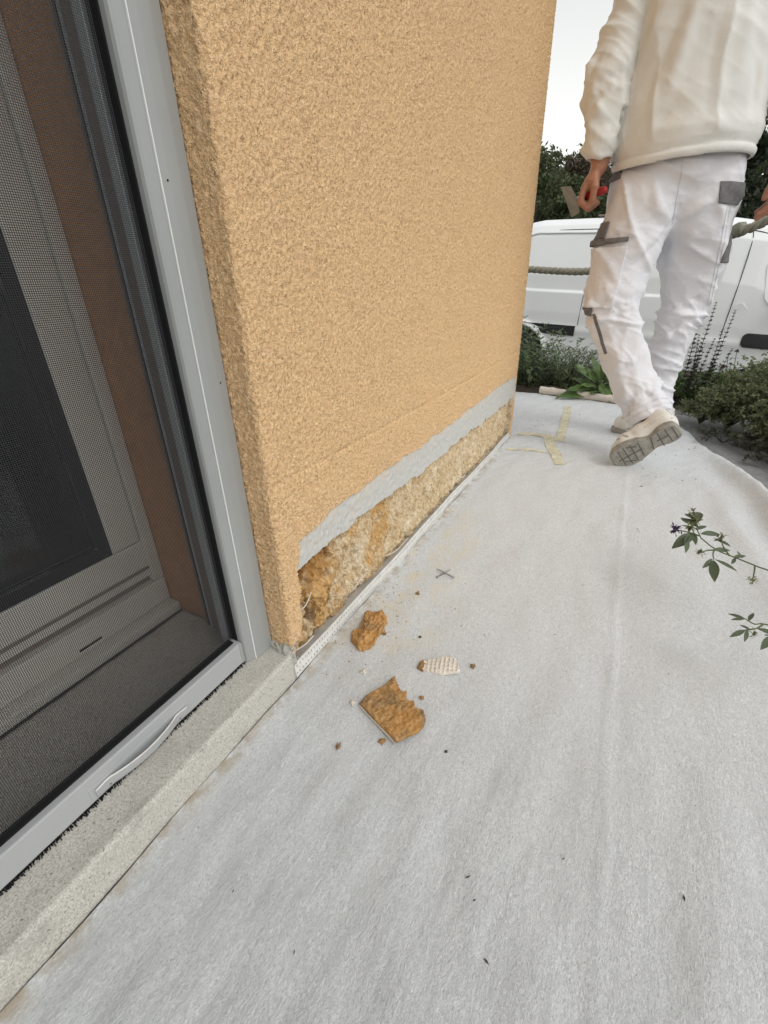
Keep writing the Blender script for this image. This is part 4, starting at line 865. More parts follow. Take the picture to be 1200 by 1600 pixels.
patch('pocket_trim', [((0, 0, 0.703), (-0.05, 0, 1)), ((0, 0, 0.732), (0, 0, -1)), ((0.327, 0, 0), (-1, 0, 0)), ((0, 2.05, 0), (0, -1, 0))], 0.012, 'trim_dark', 'dark grey band along the thigh pocket', 0.006)
patch('pocket_trim', [((0, 0, 0.733), (0, 0, 1)), ((0, 0, 0.782), (0, 0, -1)), ((0.254, 1.95, 0.76), (-1, 0, 0.12)), ((0, 2.05, 0), (0, -1, 0))], 0.006, 'trim_dark')
patch('knee_patch', [((0, 0, 0.497), (0, 0, 1)), ((0, 0, 0.532), (0.3, 0, -1)), ((0.252, 0, 0), (-1, 0, 0)), ((0, 2.05, 0), (0, -1, 0))], 0.005, 'trim_dark')
zd = unit((0.065, 0, -0.14)); zn = np.array((zd[2], 0, -zd[0]))
patch('knee_zip', [((0.262, 0, 0.505), zd), ((0.324, 0, 0.375), -zd), (np.array((0.262, 0, 0.505))+zn*0.005, -zn), (np.array((0.262, 0, 0.505))-zn*0.005, zn), ((0, 1.94, 0), (0, -1, 0))], 0.002, 'trim_dark')
patch('back_pocket', [((0, 0, 0.846), (0.06, 0, 1)), ((0, 0, 0.890), (-0.04, 0, -1)), ((0.545, 0, 0.88), (1, 0, 0.15)), ((0, 2.03, 0), (0, -1, 0))], 0.004, 'trim_dark', 'dark grey back pocket on the right hip')
patch('side_stripe', [((0, 0, 0.652), (0, 0, 1)), ((0, 0, 0.755), (0, 0, -1)), ((0.618, 0, 0.70), (1, 0, -0.18)), ((0, 2.16, 0), (0, -1, 0))], 0.004, 'trim_dark')
patch('side_pocket', [((0, 0, 0.752), (0.1, 0, 1)), ((0, 0, 0.775), (-0.25, 0, -1)), ((0.545, 0, 0), (1, 0, 0)), ((0, 2.07, 0), (0, -1, 0))], 0.005, 'trouser', None, 0.006)
patch('hip_trim', [((0, 0, 0.90), (0, 0, 1)), ((0, 0, 0.945), (0, 0, -1)), ((0.265, 0, 0), (-1, 0, 0)), ((0, 2.02, 0), (0, -1, 0))], 0.004, 'trim_dark')
# stitched seams
for zq in (-0.01,): patch('stitch_line', [((0.447+zq, 0, 0.85), (1, 0, 0.06)), ((0.4492+zq, 0, 0.85), (-1, 0, -0.06)), ((0, 0, 0.765), (0, 0, 1)), ((0, 1.99, 0), (0, -1, 0))], 0.0012, 'seam', None, 0.002)
for zq in (0.0, 0.010): patch('stitch_line', [((0.592+zq, 0, 0.70), (1, 0, 0.10)), ((0.5938+zq, 0, 0.70), (-1, 0, -0.10)), ((0, 0, 0.52), (0, 0, 1)), ((0, 0, 0.86), (0, 0, -1)), ((0, 2.12, 0), (0, -1, 0))], 0.0012, 'seam', None, 0.002)
for zq in (-0.012, 0.008): patch('stitch_line', [(hemL+dl*zq, dl), (hemL+dl*(zq+0.002), -dl), ((0, 2.05, 0), (0, -1, 0)), ((0, 0, 0.30), (0, 0, -1))], 0.0012, 'seam', None, 0.002)
# -- sweatshirt
vol = Vol((0.08, 1.80, 0.88), (0.82, 2.26, 1.56), 0.0055); sl_, P = vol.box(vol.lo, vol.lo+vol.h*vol.n)
zk = [0.88, 0.93, 1.00, 1.10, 1.25, 1.36, 1.43, 1.50, 1.56]
cx = np.interp(P[..., 2], zk, [0.424, 0.424, 0.424, 0.418, 0.408, 0.404, 0.404, 0.404, 0.404]); cy = np.interp(P[..., 2], zk, [2.035, 2.035, 2.03, 2.03, 2.03, 2.03, 2.03, 2.035, 2.04])
ra = np.interp(P[..., 2], zk, [0.194, 0.196, 0.202, 0.192, 0.180, 0.180, 0.165, 0.085, 0.05]); rb = np.interp(P[..., 2], zk, [0.160, 0.162, 0.164, 0.148, 0.145, 0.135, 0.11, 0.08, 0.05])
rot = 0.15; dx, dy = P[..., 0]-cx, P[..., 1]-cy; ex = dx*math.cos(rot)+dy*math.sin(rot); ey = -dx*math.sin(rot)+dy*math.cos(rot)
def torso(s): return (np.sqrt((ex/(ra+s))**2+(ey/(rb+s))**2)-1)*np.minimum(ra, rb)
vol.f[sl_] = torso(0.0)
SL = [((0.255, 2.03, 1.385), 0.082), ((0.205, 1.99, 1.26), 0.066), ((0.188, 1.955, 1.165), 0.062), ((0.190, 1.948, 1.06), 0.056), ((0.190, 1.946, 0.998), 0.052), ((0.194, 1.946, 0.970), 0.040)]
SR = [((0.575, 2.04, 1.38), 0.080), ((0.655, 2.045, 1.26), 0.066), ((0.700, 2.05, 1.16), 0.062), ((0.715, 2.06, 1.05), 0.056), ((0.718, 2.07, 0.99), 0.050), ((0.718, 2.07, 0.965), 0.040)]
keep = vol.f.copy(); vol.chain(SL, 0.003); vol.chain(SR, 0.003)
zhem = 0.921+0.012*np.clip((P[..., 0]-0.30)/0.25, 0, 1)
vol.f[sl_] = np.where(P[..., 0] < 0.238, np.maximum(vol.f[sl_], 0.958-P[..., 2]), np.maximum(vol.f[sl_], np.where(P[..., 0] > 0.655, 0.95, zhem)-P[..., 2]))
vol.f[sl_] = np.maximum(vol.f[sl_], -np.maximum(torso(-0.010), P[..., 2]-0.962))
q = P-np.array((0.194, 1.946, 0.95)); vol.f[sl_] = np.maximum(vol.f[sl_], -np.maximum(np.hypot(q[..., 0], q[..., 1])-0.031, q[..., 2]-0.025))
vol.f += (0.0022*n3(P, 0.15, 95)*np.clip((P[..., 2]-0.985)/0.05, 0, 1)).astype(np.float32)
V, F = vol.net(); N = vnormals(V, F); segs = []
ring_folds((0.188, 1.955, 1.16), (0, 0.1, 1), 0.062, 22, 0.07, 0.0075, 0.014, tilt=0.9); ring_folds((0.192, 1.947, 1.02), (0, 0, 1), 0.054, 16, 0.035, 0.006, 0.010, tilt=0.5); ring_folds((0.70, 2.05, 1.15), (0, 0, 1), 0.062, 14, 0.1, 0.007, 0.014, tilt=0.8)
for p0, p1, w_, am in (((0.36, 1.88, 1.30), (0.29, 1.92, 1.02), 0.022, -0.012), ((0.32, 1.90, 1.32), (0.26, 1.96, 1.08), 0.016, 0.010), ((0.40, 1.88, 1.34), (0.35, 1.88, 1.05), 0.020, 0.009), ((0.50, 1.90, 1.36), (0.54, 1.91, 1.05), 0.026, 0.008), ((0.45, 1.88, 1.25), (0.46, 1.87, 1.02), 0.022, -0.005), ((0.30, 1.91, 1.02), (0.42, 1.87, 0.99), 0.012, 0.006), ((0.48, 1.87, 0.99), (0.58, 1.93, 0.97), 0.012, 0.006), ((0.27, 1.95, 0.98), (0.33, 1.90, 0.95), 0.010, 0.004), ((0.56, 1.94, 1.15), (0.58, 1.95, 1.0), 0.016, -0.007), ((0.235, 2.0, 1.32), (0.25, 1.96, 1.15), 0.012, -0.008)): segs.append((p0, p1, w_, am))
rad_ = np.stack([V[:, 0]-0.41, V[:, 1]-2.035, 0*V[:, 0]], 1); rad_ /= np.linalg.norm(rad_, axis=1)[:, None]
tb = (V[:, 2] < 1.08) & (V[:, 0] > 0.236) & (V[:, 0] < 0.65); N = np.where(tb[:, None], rad_, N)
fd = np.where(slv0 := ((V[:, 0] < 0.245) | (V[:, 0] > 0.64)), 1.0, np.clip((V[:, 2]-0.965)/0.04, 0, 1))
V = creases(V, N, segs, fd)
slv = (V[:, 0] < 0.262) | (V[:, 0] > 0.62); Q = V*np.array((1, 1, 2.0))+np.stack([0*V[:, 0], 0*V[:, 0], 1.4*V[:, 0]], 1)
V = V+N*(fd*np.where(slv, 0.009, 0.002)*ridge(Q, 0.34, 311)+fd*np.where(slv, 0.003, 0.001)*ridge(Q+2, 0.17, 312))[:, None]
V = V+N*(fd*0.007*ridge(V*np.array((1, 1, 0.35)), 0.24, 313)*(~slv))[:, None]
dz = V[:, 2]-(0.921+0.012*np.clip((V[:, 0]-0.30)/0.25, 0, 1)); tor = (V[:, 0] > 0.238) & (V[:, 0] < 0.65) & (V[:, 2] < 1.0)
V = V+N*np.where(tor, -0.0060*np.exp(-((dz-0.026)/0.0045)**2)+0.0030*np.exp(-((dz-0.012)/0.009)**2)-0.003*np.exp(-((dz-0.036)/0.003)**2), 0)[:, None]
swt = obj('sweatshirt', V, F, M['sweater'], man)
# -- shoes
OUT = [(-0.004, 0.0), (0.006, 0.030), (0.05, 0.036), (0.10, 0.026), (0.15, 0.038), (0.20, 0.049), (0.245, 0.044), (0.275, 0.024), (0.283, 0.0), (0.275, -0.026), (0.245, -0.044), (0.20, -0.048), (0.15, -0.038), (0.10, -0.024), (0.05, -0.037), (0.006, -0.030)]
outl = spline([(a, b, 0) for a, b in OUT+OUT[:1]], 64)[:-1, :2]
def shoe(nm, o, f_, u_, s_, label, sc=0.80):
    W = lambda a, b, c: o+f_*a*sc+s_*b*1.06+u_*c
    vol = Vol((-0.03, -0.07, -0.01), (0.31, 0.07, 0.16), 0.004)
    vol.chain([((0.035, 0, 0.05), 0.040), ((0.07, 0, 0.055), 0.040), ((0.13, 0, 0.048), 0.042), ((0.20, 0, 0.036), 0.046), ((0.242, 0, 0.032), 0.036)], 0.02); vol.cone((0.045, 0, 0.06), (0.055, 0, 0.115), 0.043, 0.043, 0.02)
    sl_, P = vol.box(vol.lo, vol.lo+vol.h*vol.n); vol.f[sl_] = np.maximum(vol.f[sl_], np.maximum(0.012-P[..., 2], P[..., 2]-0.118+0.10*np.clip(P[..., 0]-0.06, -1, 1)))
    vol.f[sl_] = np.maximum(vol.f[sl_], -np.maximum(np.hypot(P[..., 0]-0.055, P[..., 1])-0.033, 0.085-P[..., 2]))
    V, F = vol.net(); N = vnormals(V, F); sg = [((0.15, -0.05, 0.03), (0.17, 0.0, 0.085), 0.006, -0.003), ((0.17, 0.0, 0.085), (0.15, 0.05, 0.03), 0.006, -0.003), ((0.02, -0.04, 0.045), (0.14, -0.045, 0.04), 0.004, -0.002), ((0.02, 0.04, 0.045), (0.14, 0.045, 0.04), 0.004, -0.002), ((0.09, -0.045, 0.03), (0.10, -0.02, 0.10), 0.004, 0.002), ((0.09, 0.045, 0.03), (0.10, 0.02, 0.10), 0.004, 0.002)]
    V = creases(V, N, sg); up = obj(nm, np.array([W(*p) for p in V]), F, M['shoe'], man)
    if label: tag(up, label)
    n = len(outl); prf = [(0.97, 0.000), (1.0, 0.004), (1.02, 0.014), (1.0, 0.022), (0.93, 0.024)]; V = []
    for s, z in prf: V += [W(0.14+(a-0.14)*s, b*s, z-0.004) for a, b in outl]
    F = [[i*n+k, i*n+(k+1) % n, (i+1)*n+(k+1) % n, (i+1)*n+k] for i in range(4) for k in range(n)]+[list(range(n))[::-1], list(range(4*n, 5*n))]
    so = obj('sole', np.array(V), F, M['sole'], up, False)
    gr = []
    for a0, b0, a1, b1 in ((0.015, -0.025, 0.02, 0.026), (0.04, -0.030, 0.045, 0.030), (0.045, 0.0, 0.09, 0.0), (0.07, -0.030, 0.08, 0.030), (0.10, -0.025, 0.12, 0.026), (0.15, -0.032, 0.165, 0.032), (0.155, 0.0, 0.26, 0.004), (0.18, -0.040, 0.195, 0.040), (0.21, -0.040, 0.222, 0.040), (0.235, -0.036, 0.248, 0.034), (0.165, -0.02, 0.20, -0.036), (0.20, 0.036, 0.24, 0.018)):
        d = unit((a1-a0, b1-b0, 0)); pn = np.array((-d[1], d[0])); w2 = 0.0022; V = []
        for c in (-0.0046, -0.0025):
            V += [W(a0+pn[0]*w2, b0+pn[1]*w2, c), W(a1+pn[0]*w2, b1+pn[1]*w2, c), W(a1-pn[0]*w2, b1-pn[1]*w2, c), W(a0-pn[0]*w2, b0-pn[1]*w2, c)]
        gr.append((np.array(V), [[0, 1, 2, 3], [7, 6, 5, 4], [0, 4, 5, 1], [1, 5, 6, 2], [2, 6, 7, 3], [3, 7, 4, 0]]))
    V, F = join(*gr); obj('tread', V, F, M['sole_dark'], up, False)
    for a in (0.105, 0.122, 0.139):
        P = [W(a, b, 0.088-0.26*(a-0.105)+c) for b, c in ((-0.026, -0.010), (-0.012, 0.003), (0.012, 0.003), (0.026, -0.010))]; V, F = tube(spline(P, 9), 0.0026, 6); obj('lace', V, F, M['plaster_white'], up)
shoe('shoe', heelB, fwd, upL, sdL, 'scuffed beige shoe lifted with its grey sole showing'); shoe('shoe', hR, fR, uR, sR, 'beige shoe flat on the sheet', 0.82)
# -- scraper in the left hand
tl = thing('scraper', 'steel scraper with red grip held in the left hand of the walking person', 'scraper', (0.18, 1.948, 0.85))
ax = unit((1.0, -0.60, 0.12)); o_ = np.array((0.160, 1.946, 0.860))
V, F = lathe([(0.006, 0), (0.0115, 0.004), (0.0125, 0.02), (0.0105, 0.045), (0.0120, 0.068), (0.0125, 0.080), (0.010, 0.090), (0.004, 0.093)], o_-ax*0.004, ax, 14); obj('grip', V, F, M['red'], tl)
V, F = lathe([(0.0075, 0), (0.0075, 0.022), (0.005, 0.026)], o_-ax*0.024, ax, 12); obj('ferrule', V, F, M['steel'], tl)
wv = unit((-0.45, -0.52, 0.9)); wv = unit(wv-ax*np.dot(wv, ax)); nv = np.cross(ax, wv); bl = []
for d in (-0.0006, 0.0006):
    for a, b in ((-0.022, 0.010), (-0.030, 0.046), (-0.066, 0.054), (-0.066, -0.054), (-0.030, -0.046), (-0.022, -0.010)): bl.append(o_+ax*a+wv*b+nv*d)
obj('blade', np.array(bl), [[0, 1, 2, 3, 4, 5], [11, 10, 9, 8, 7, 6]]+[[i, 6+i, 6+(i+1) % 6, (i+1) % 6] for i in range(6)], M['steel_dull'], tl, False)
# ================================================================== plants
def leafblade(base, tip, width, nrm_, n=5, droop=0.0, fold=0.25, shape=0.5):
    """a folded lance-shaped leaf: 3 vertices per station"""
    base = np.array(base, float); tip = np.array(tip, float); d = tip-base; L = np.linalg.norm(d); s = np.cross(d, nrm_); s /= np.linalg.norm(s)+1e-9; u = np.cross(s, d); u /= np.linalg.norm(u)+1e-9
    V = []; F = []
    for i in range(n):
        t = i/(n-1); w_ = width*0.5*(math.sin(math.pi*min(0.985, max(0.03, t**(1-shape*0.45))))**0.85); c = base+d*t-np.array((0, 0, 1))*droop*L*t*t
        V += [c+s*w_+u*w_*fold, c, c-s*w_+u*w_*fold]
        if i: b = 3*i; F += [[b-3, b-2, b+1, b], [b-2, b-1, b+2, b+1]]
    return np.array(V), F
def cloud_quads(C, size, seed, up=0.3):
    """random leaf quads (diamonds) at centres C"""
    rg = np.random.default_rng(seed); n = len(C); a = rg.standard_normal((n, 3)); a[:, 2] *= 0.7; a /= np.linalg.norm(a, axis=1)[:, None]
    b = rg.standard_normal((n, 3)); b -= a*(a*b).sum(1)[:, None]; b /= np.linalg.norm(b, axis=1)[:, None]
    s = (np.asarray(size)*rg.uniform(0.6, 1.4, n))[:, None]; nn = np.cross(a, b)
    V = np.stack([C-a*s, C+b*s*0.42+nn*s*0.12, C+a*s, C-b*s*0.42+nn*s*0.12], 1).reshape(-1, 3); F = np.arange(4*n).reshape(n, 4)
    return V, F
# -- grey-green sage bush behind the rolled sheet end
def sage(name, label, cx0, cx1, y0, y1, nst, hmax, seed, mt='leaf_sage'):
    t = thing(name, label, 'shrub', ((cx0+cx1)/2, (y0+y1)/2, 0)); rg = np.random.default_rng(seed); LV = []; LF = []; n = 0; st = []
    for k in range(nst):
        x, y = rg.uniform(cx0, cx1), rg.uniform(y0, y1); h = hmax*rg.uniform(0.35, 1.0)*(1-0.35*((x-cx0)/(cx1-cx0))); lean = rg.normal(0, 0.10, 2)
        P = spline([(x, y, 0.0), (x+lean[0]*0.4, y+lean[1]*0.4, h*0.5), (x+lean[0], y+lean[1]-0.03, h)], 12); st.append(tube(P[::3], np.linspace(0.0025, 0.001, 4), 4, False))
        for i in range(int(h*85)+8):
            u = rg.uniform(0.12, 1.0); p = P[min(11, int(u*11.99))]; a = rg.uniform(0, 6.3); l = rg.uniform(0.025, 0.055)*(1.1-0.4*u); d = np.array((math.cos(a), math.sin(a), rg.uniform(0.2, 1.1))); d /= np.linalg.norm(d)
            v, f_ = leafblade(p, p+d*l, l*0.24, (0.1, -0.3, 1), 4, 0.1); LV.append(v); LF.append(np.array(f_)+n); n += len(v)
    V, F = join(*st); obj('stems', V, F, M['stem_dark'], t)
    tag(obj('foliage', np.concatenate(LV), np.concatenate(LF), M[mt], t), kind='stuff'); return t
sage('sage_bush', 'grey-green narrow-leaved bush beside the far corner of the house', -0.42, 0.10, 2.98, 3.30, 170, 0.42, 101)
sage('sage_bush', 'low narrow-leaved bush just behind the broad-leaved plant', 0.08, 0.42, 3.02, 3.32, 70, 0.28, 102)
# -- broad-leaved plant
dk = thing('broad_leaved_plant', 'green plant with big pointed leaves lying on the sheet edge', 'plant', (0.27, 2.89, 0.01)); rg = np.random.default_rng(103)
for bse, tip, wd in (((0.26, 2.87, 0.05), (0.062, 2.735, 0.028), 0.075), ((0.25, 2.87, 0.07), (0.105, 2.76, 0.062), 0.06), ((0.25, 2.87, 0.09), (0.140, 2.80, 0.18), 0.055), ((0.26, 2.88, 0.10), (0.118, 2.86, 0.195), 0.05), ((0.27, 2.88, 0.11), (0.285, 2.84, 0.25), 0.06), ((0.29, 2.88, 0.09), (0.42, 2.80, 0.12), 0.07), ((0.275, 2.86, 0.085), (0.345, 2.76, 0.030), 0.055), ((0.25, 2.87, 0.07), (0.12, 2.84, 0.115), 0.055), ((0.29, 2.89, 0.10), (0.37, 2.86, 0.21), 0.06), ((0.27, 2.90, 0.10), (0.20, 2.90, 0.235), 0.05), ((0.30, 2.89, 0.08), (0.46, 2.83, 0.065), 0.06), ((0.26, 2.87, 0.06), (0.18, 2.765, 0.10), 0.05), ((0.28, 2.86, 0.05), (0.24, 2.75, 0.055), 0.055), ((0.29, 2.90, 0.10), (0.40, 2.90, 0.17), 0.055)):
    n = 11; V, F = leafblade(bse, tip, wd, (rg.normal(0, 0.25), -0.5, 1), n, rg.uniform(0.03, 0.16), rg.uniform(0.10, 0.30), 0.6)
    V = V+0.003*np.stack([0*V[:, 0], 0*V[:, 0], n3(V, 0.035, int(rg.integers(999)))], 1); lf = obj('leaf', V, F, M['leaf_dock'], dk)
    mid = V.reshape(n, 3, 3)[:, 1]; v2, f2 = tube(mid+(0, 0, 0.0006), np.linspace(0.0024, 0.0006, n), 5); obj('midrib', v2, f2, M['bud'], lf)
for k in range(9):
    a = k*0.7; v2, f2 = tube(spline([(0.272, 2.89, 0.0), (0.27+0.008*math.cos(a), 2.885+0.008*math.sin(a), 0.05), (0.27+0.012*math.cos(a), 2.88+0.012*math.sin(a), 0.10)], 6), 0.004, 5); obj('stalk', v2, f2, M['stem'], dk)
# -- bushy small-leaved herb on the right
def herb(name, label, blobs, nl, size, seed, mt, nst=60):
    c = np.mean([b[0] for b in blobs], 0); t = thing(name, label, 'shrub', (c[0], c[1], 0)); rg = np.random.default_rng(seed); C = []; st = []
    vols = np.array([b[1][0]*b[1][1]*b[1][2] for b in blobs]); cnt = (nl*vols**0.72/(vols**0.72).sum()).astype(int)
    for (ctr, rad), m_ in zip(blobs, cnt):
        # sprigs: short lines of leaves pointing outwards so that the outline stays ragged
        ns_ = max(6, m_//22); d = rg.standard_normal((ns_, 3)); d[:, 2] = np.abs(d[:, 2])*1.0-0.35; d /= np.linalg.norm(d, axis=1)[:, None]
        r0 = rg.uniform(0.35, 0.9, ns_)**0.8
        for k in range(ns_):
            p0 = np.array(ctr)+d[k]*np.array(rad)*r0[k]*0.75; p1 = np.array(ctr)+d[k]*np.array(rad)*(r0[k]+rg.uniform(0.1, 0.42))+rg.normal(0, 0.008, 3); p1[2] = max(p1[2], 0.008); p0[2] = max(p0[2], 0.006)
            u = np.linspace(0, 1, 22)[:, None]; q = p0+(p1-p0)*u+rg.normal(0, 0.0055, (22, 3)); q[:, 2] = np.maximum(q[:, 2], 0.006); C.append(q)
            if k % 3 == 0: st.append(tube([(ctr[0], ctr[1], 0.002), (p0+np.array(ctr)*0.2)/1.2, p0, p1], [0.002, 0.0014, 0.001, 0.0006], 4, False))
    C = np.concatenate(C); V, F = cloud_quads(C, size, seed+1); tag(obj('foliage', V, F, M[mt], t), kind='stuff')
    V, F = join(*st); obj('stems', V, F, M['stem_dark'], t); return t
herb('flowering_herb', 'dense small-leaved green herb spilling over the grey paving', [((0.98, 2.42, 0.16), (0.24, 0.26, 0.17)), ((0.84, 2.46, 0.09), (0.15, 0.15, 0.11)), ((1.15, 2.25, 0.18), (0.22, 0.26, 0.20)), ((0.74, 2.50, 0.06), (0.10, 0.10, 0.07)), ((0.98, 2.20, 0.10), (0.14, 0.12, 0.10)), ((1.10, 2.02, 0.10), (0.16, 0.14, 0.13))], 30000, 0.0085, 111, 'leaf_shrub')
herb('trailing_herb', 'thin low herb trailing on the paving along the sheet border', [((0.80, 2.22, 0.03), (0.13, 0.09, 0.035)), ((0.92, 2.05, 0.03), (0.10, 0.12, 0.035)), ((0.99, 1.90, 0.035), (0.10, 0.12, 0.04))], 1300, 0.010, 113, 'leaf_spike')
herb('leafy_bush', 'green leafy bush behind the legs of the walking person', [((0.62, 2.92, 0.07), (0.20, 0.14, 0.10)), ((0.78, 2.95, 0.07), (0.16, 0.14, 0.10)), ((1.0, 2.98, 0.09), (0.2, 0.15, 0.13))], 5200, 0.014, 115, 'leaf_dock')
# -- tall seed spikes
rg = np.random.default_rng(121); spk = []
lab = ('tallest dark seed spike beside the right trouser leg', 'tall seed spike leaning along the van door seam', 'seed spike half hidden behind the right trouser leg', 'short seed spike between the two tallest spikes', 'low arching seed spike nearest the purple flowers', 'slim seed spike rising right of the van door seam', 'short slim seed spike close to the trouser knee', 'short ragged seed spike at the foot of the tall ones')
for k, (top, bot) in enumerate((((0.700, 2.75, 0.505), (0.684, 2.80, 0.0)), ((0.782, 2.75, 0.470), (0.735, 2.80, 0.0)), ((0.647, 2.75, 0.497), (0.650, 2.80, 0.0)), ((0.755, 2.75, 0.388), (0.715, 2.80, 0.0)), ((0.814, 2.75, 0.306), (0.743, 2.80, 0.0)), ((0.738, 2.78, 0.345), (0.70, 2.82, 0.0)), ((0.667, 2.74, 0.36), (0.665, 2.80, 0.0)), ((0.70, 2.72, 0.29), (0.685, 2.80, 0.0)))):
    t = thing('seed_spike', lab[k], 'plant', bot, 'dark seed spikes behind the walking person'); top = np.array(top); bot = np.array(bot); P = spline([bot, bot*0.5+top*0.5+np.array((rg.normal(0, 0.008), 0, 0)), top], 24)
    V, F = tube(P, np.linspace(0.0022, 0.0008, 24), 5); obj('stem', V, F, M['stem_dark'], t); LV = []; LF = []; n = 0
    L = np.linalg.norm(top-bot); zz = 0.22*L/0.5
    for u in np.concatenate([np.arange(0.30, 1.0, 0.020/L*0.9)]):
        c = P[min(23, int(u*23))]*(1-(u*23) % 1)+P[min(23, int(u*23)+1)]*((u*23) % 1); m_ = 12; s = 0.024*(1.3-u)
        for j in range(m_):
            a = rg.uniform(0, 6.3); d = np.array((math.cos(a), math.sin(a), rg.uniform(0.15, 0.9))); v, f_ = leafblade(c, c+d*s*rg.uniform(0.7, 1.2), s*0.5, (0.2, 0.1, 1), 3, 0, 0.3); LV.append(v); LF.append(np.array(f_)+n); n += len(v)
    for u in np.arange(0.08, 0.5, 0.05):
        c = P[int(u*23)]
        for sgn in (0, math.pi):
            a = rg.uniform(0, 6.3); v, f_ = leafblade(c, c+np.array((math.cos(a), math.sin(a), 0.25))*0.035, 0.010, (0, 0.1, 1), 4, 0.3); LV.append(v); LF.append(np.array(f_)+n); n += len(v)
    tag(obj('seed_whorls', np.concatenate(LV), np.concatenate(LF), M['leaf_spike'], t), kind='stuff')
# -- flower heads on thin stems
for (x, y, z, r, mt, lb) in ((0.758, 2.45, 0.262, 0.012, 'magenta', 'small magenta flower head next to the trouser leg'), (0.829, 2.45, 0.247, 0.016, 'purple', 'round deep purple flower head above the dense herb'), (0.789, 2.45, 0.328, 0.011, 'violet_grey', 'faded grey-violet flower head highest of the round ones'), (0.764, 2.45, 0.315, 0.007, 'stem_dark', 'small dry round seed head on a bare stem'), (0.779, 2.44, 0.278, 0.009, 'violet_grey', 'small faded flower head between the magenta and purple ones'), (0.905, 2.02, 0.085, 0.013, 'magenta', 'low magenta flower head above the trailing herb')):
    t = thing('flower', lb, 'flower', (x+0.02, y+0.05, 0.01)); V, F = tube(spline([(x+0.02, y+0.05, 0.01), (x+0.015, y+0.02, z*0.6), (x, y, z)], 12), 0.0012, 5); obj('stem', V, F, M['stem_dark'], t)
    rg2 = np.random.default_rng(int(z*1e4)); LV = []; LF = []; n = 0
    for j in range(60):
        d = rg2.standard_normal(3); d[2] = abs(d[2])*0.9-0.3; d /= np.linalg.norm(d); v, f_ = leafblade(np.array((x, y, z))+d*r*0.25, np.array((x, y, z))+d*r*rg2.uniform(0.8, 1.15), r*0.42, (0.1, 0.2, 1), 3, 0, 0.3); LV.append(v); LF.append(np.array(f_)+n); n += len(v)
    obj('flower_head', np.concatenate(LV), np.concatenate(LF), M[mt], t)
# -- alfalfa sprigs reaching in from the right
def sprig(label, stems, leaves, buds, flowers):
    s0 = stems[0][0]; t = thing('alfalfa_sprig', label, 'plant', s0)
    for P in stems: V, F = tube(spline(P, 16), np.linspace(0.0017, 0.0009, 16), 6); obj('stem', V, F, M['stem'], t)
    rg2 = np.random.default_rng(len(leaves))
    for b_, tp in leaves:
        b_ = np.array(b_); tp = np.array(tp); L = np.linalg.norm(tp-b_); V, F = leafblade(b_, tp, L*0.29, (rg2.normal(0, 0.4), -0.3, 1), 7, 0.06, 0.22, 0.1); obj('leaf', V, F, M['leaf_alfalfa'], t)
    for c, r, k, mt in [(*q, 'bud') for q in buds]+[(*q, 'purple') for q in flowers]:
        LV = []; LF = []; n = 0
        for j in range(k):
            d = rg2.standard_normal(3); d /= np.linalg.norm(d); c0 = np.array(c)+rg2.normal(0, r*0.3, 3); v, f_ = leafblade(c0, c0+d*r, r*0.5, (0.1, 0.2, 1), 3, 0, 0.35); LV.append(v); LF.append(np.array(f_)+n); n += len(v)
        obj('flower_cluster' if mt == 'purple' else 'bud_cluster', np.concatenate(LV), np.concatenate(LF), M[mt], t)
sprig('leafy alfalfa stem with purple flower reaching over the sheet', [[(1.06, 0.98, 0.0), (0.93, 0.955, 0.075), (0.80, 0.945, 0.115), (0.71, 0.944, 0.13), (0.66, 0.950, 0.14), (0.629, 0.957, 0.145), (0.602, 0.995, 0.15), (0.599, 1.053, 0.155), (0.594, 1.089, 0.158)], [(0.650, 0.951, 0.141), (0.640, 0.972, 0.148), (0.640, 1.000, 0.150)], [(0.602, 0.995, 0.15), (0.585, 0.998, 0.152), (0.562, 1.004, 0.15)], [(0.629, 0.957, 0.145), (0.612, 0.945, 0.146), (0.603, 0.934, 0.145)], [(0.69, 0.945, 0.134), (0.685, 0.918, 0.136), (0.679, 0.890, 0.135)], [(0.625, 0.955, 0.145), (0.621, 0.935, 0.146), (0.620, 0.912, 0.147)]],
      [((0.602, 1.03, 0.152), (0.575, 1.085, 0.146)), ((0.600, 1.045, 0.155), (0.607, 1.125, 0.150)), ((0.595, 1.005, 0.150), (0.556, 0.945, 0.140)), ((0.585, 0.987, 0.15), (0.558, 0.940, 0.142)), ((0.580, 0.985, 0.15), (0.578, 0.935, 0.140)), ((0.605, 1.005, 0.15), (0.642, 1.035, 0.146)), ((0.592, 1.006, 0.15), (0.597, 0.972, 0.142)), ((0.651, 0.972, 0.15), (0.628, 1.010, 0.146)), ((0.621, 0.950, 0.147), (0.652, 0.968, 0.146)), ((0.618, 0.913, 0.147), (0.602, 0.886, 0.140)), ((0.619, 0.908, 0.147), (0.619, 0.852, 0.138)), ((0.622, 0.913, 0.147), (0.656, 0.898, 0.142)), ((0.655, 0.945, 0.142), (0.677, 0.965, 0.142)), ((0.598, 1.06, 0.155), (0.582, 1.10, 0.150)), ((0.60, 1.02, 0.152), (0.572, 1.035, 0.150)), ((0.660, 0.95, 0.140), (0.652, 0.930, 0.136)), ((0.667, 0.957, 0.141), (0.665, 0.978, 0.142)), ((0.597, 1.015, 0.152), (0.618, 1.05, 0.152))],
      [((0.599, 1.063, 0.155), 0.011, 30), ((0.594, 1.090, 0.158), 0.009, 22), ((0.588, 1.022, 0.152), 0.011, 24), ((0.640, 1.005, 0.150), 0.009, 24), ((0.602, 0.934, 0.145), 0.009, 22), ((0.679, 0.887, 0.135), 0.008, 20)], [((0.560, 1.004, 0.150), 0.0105, 34)])
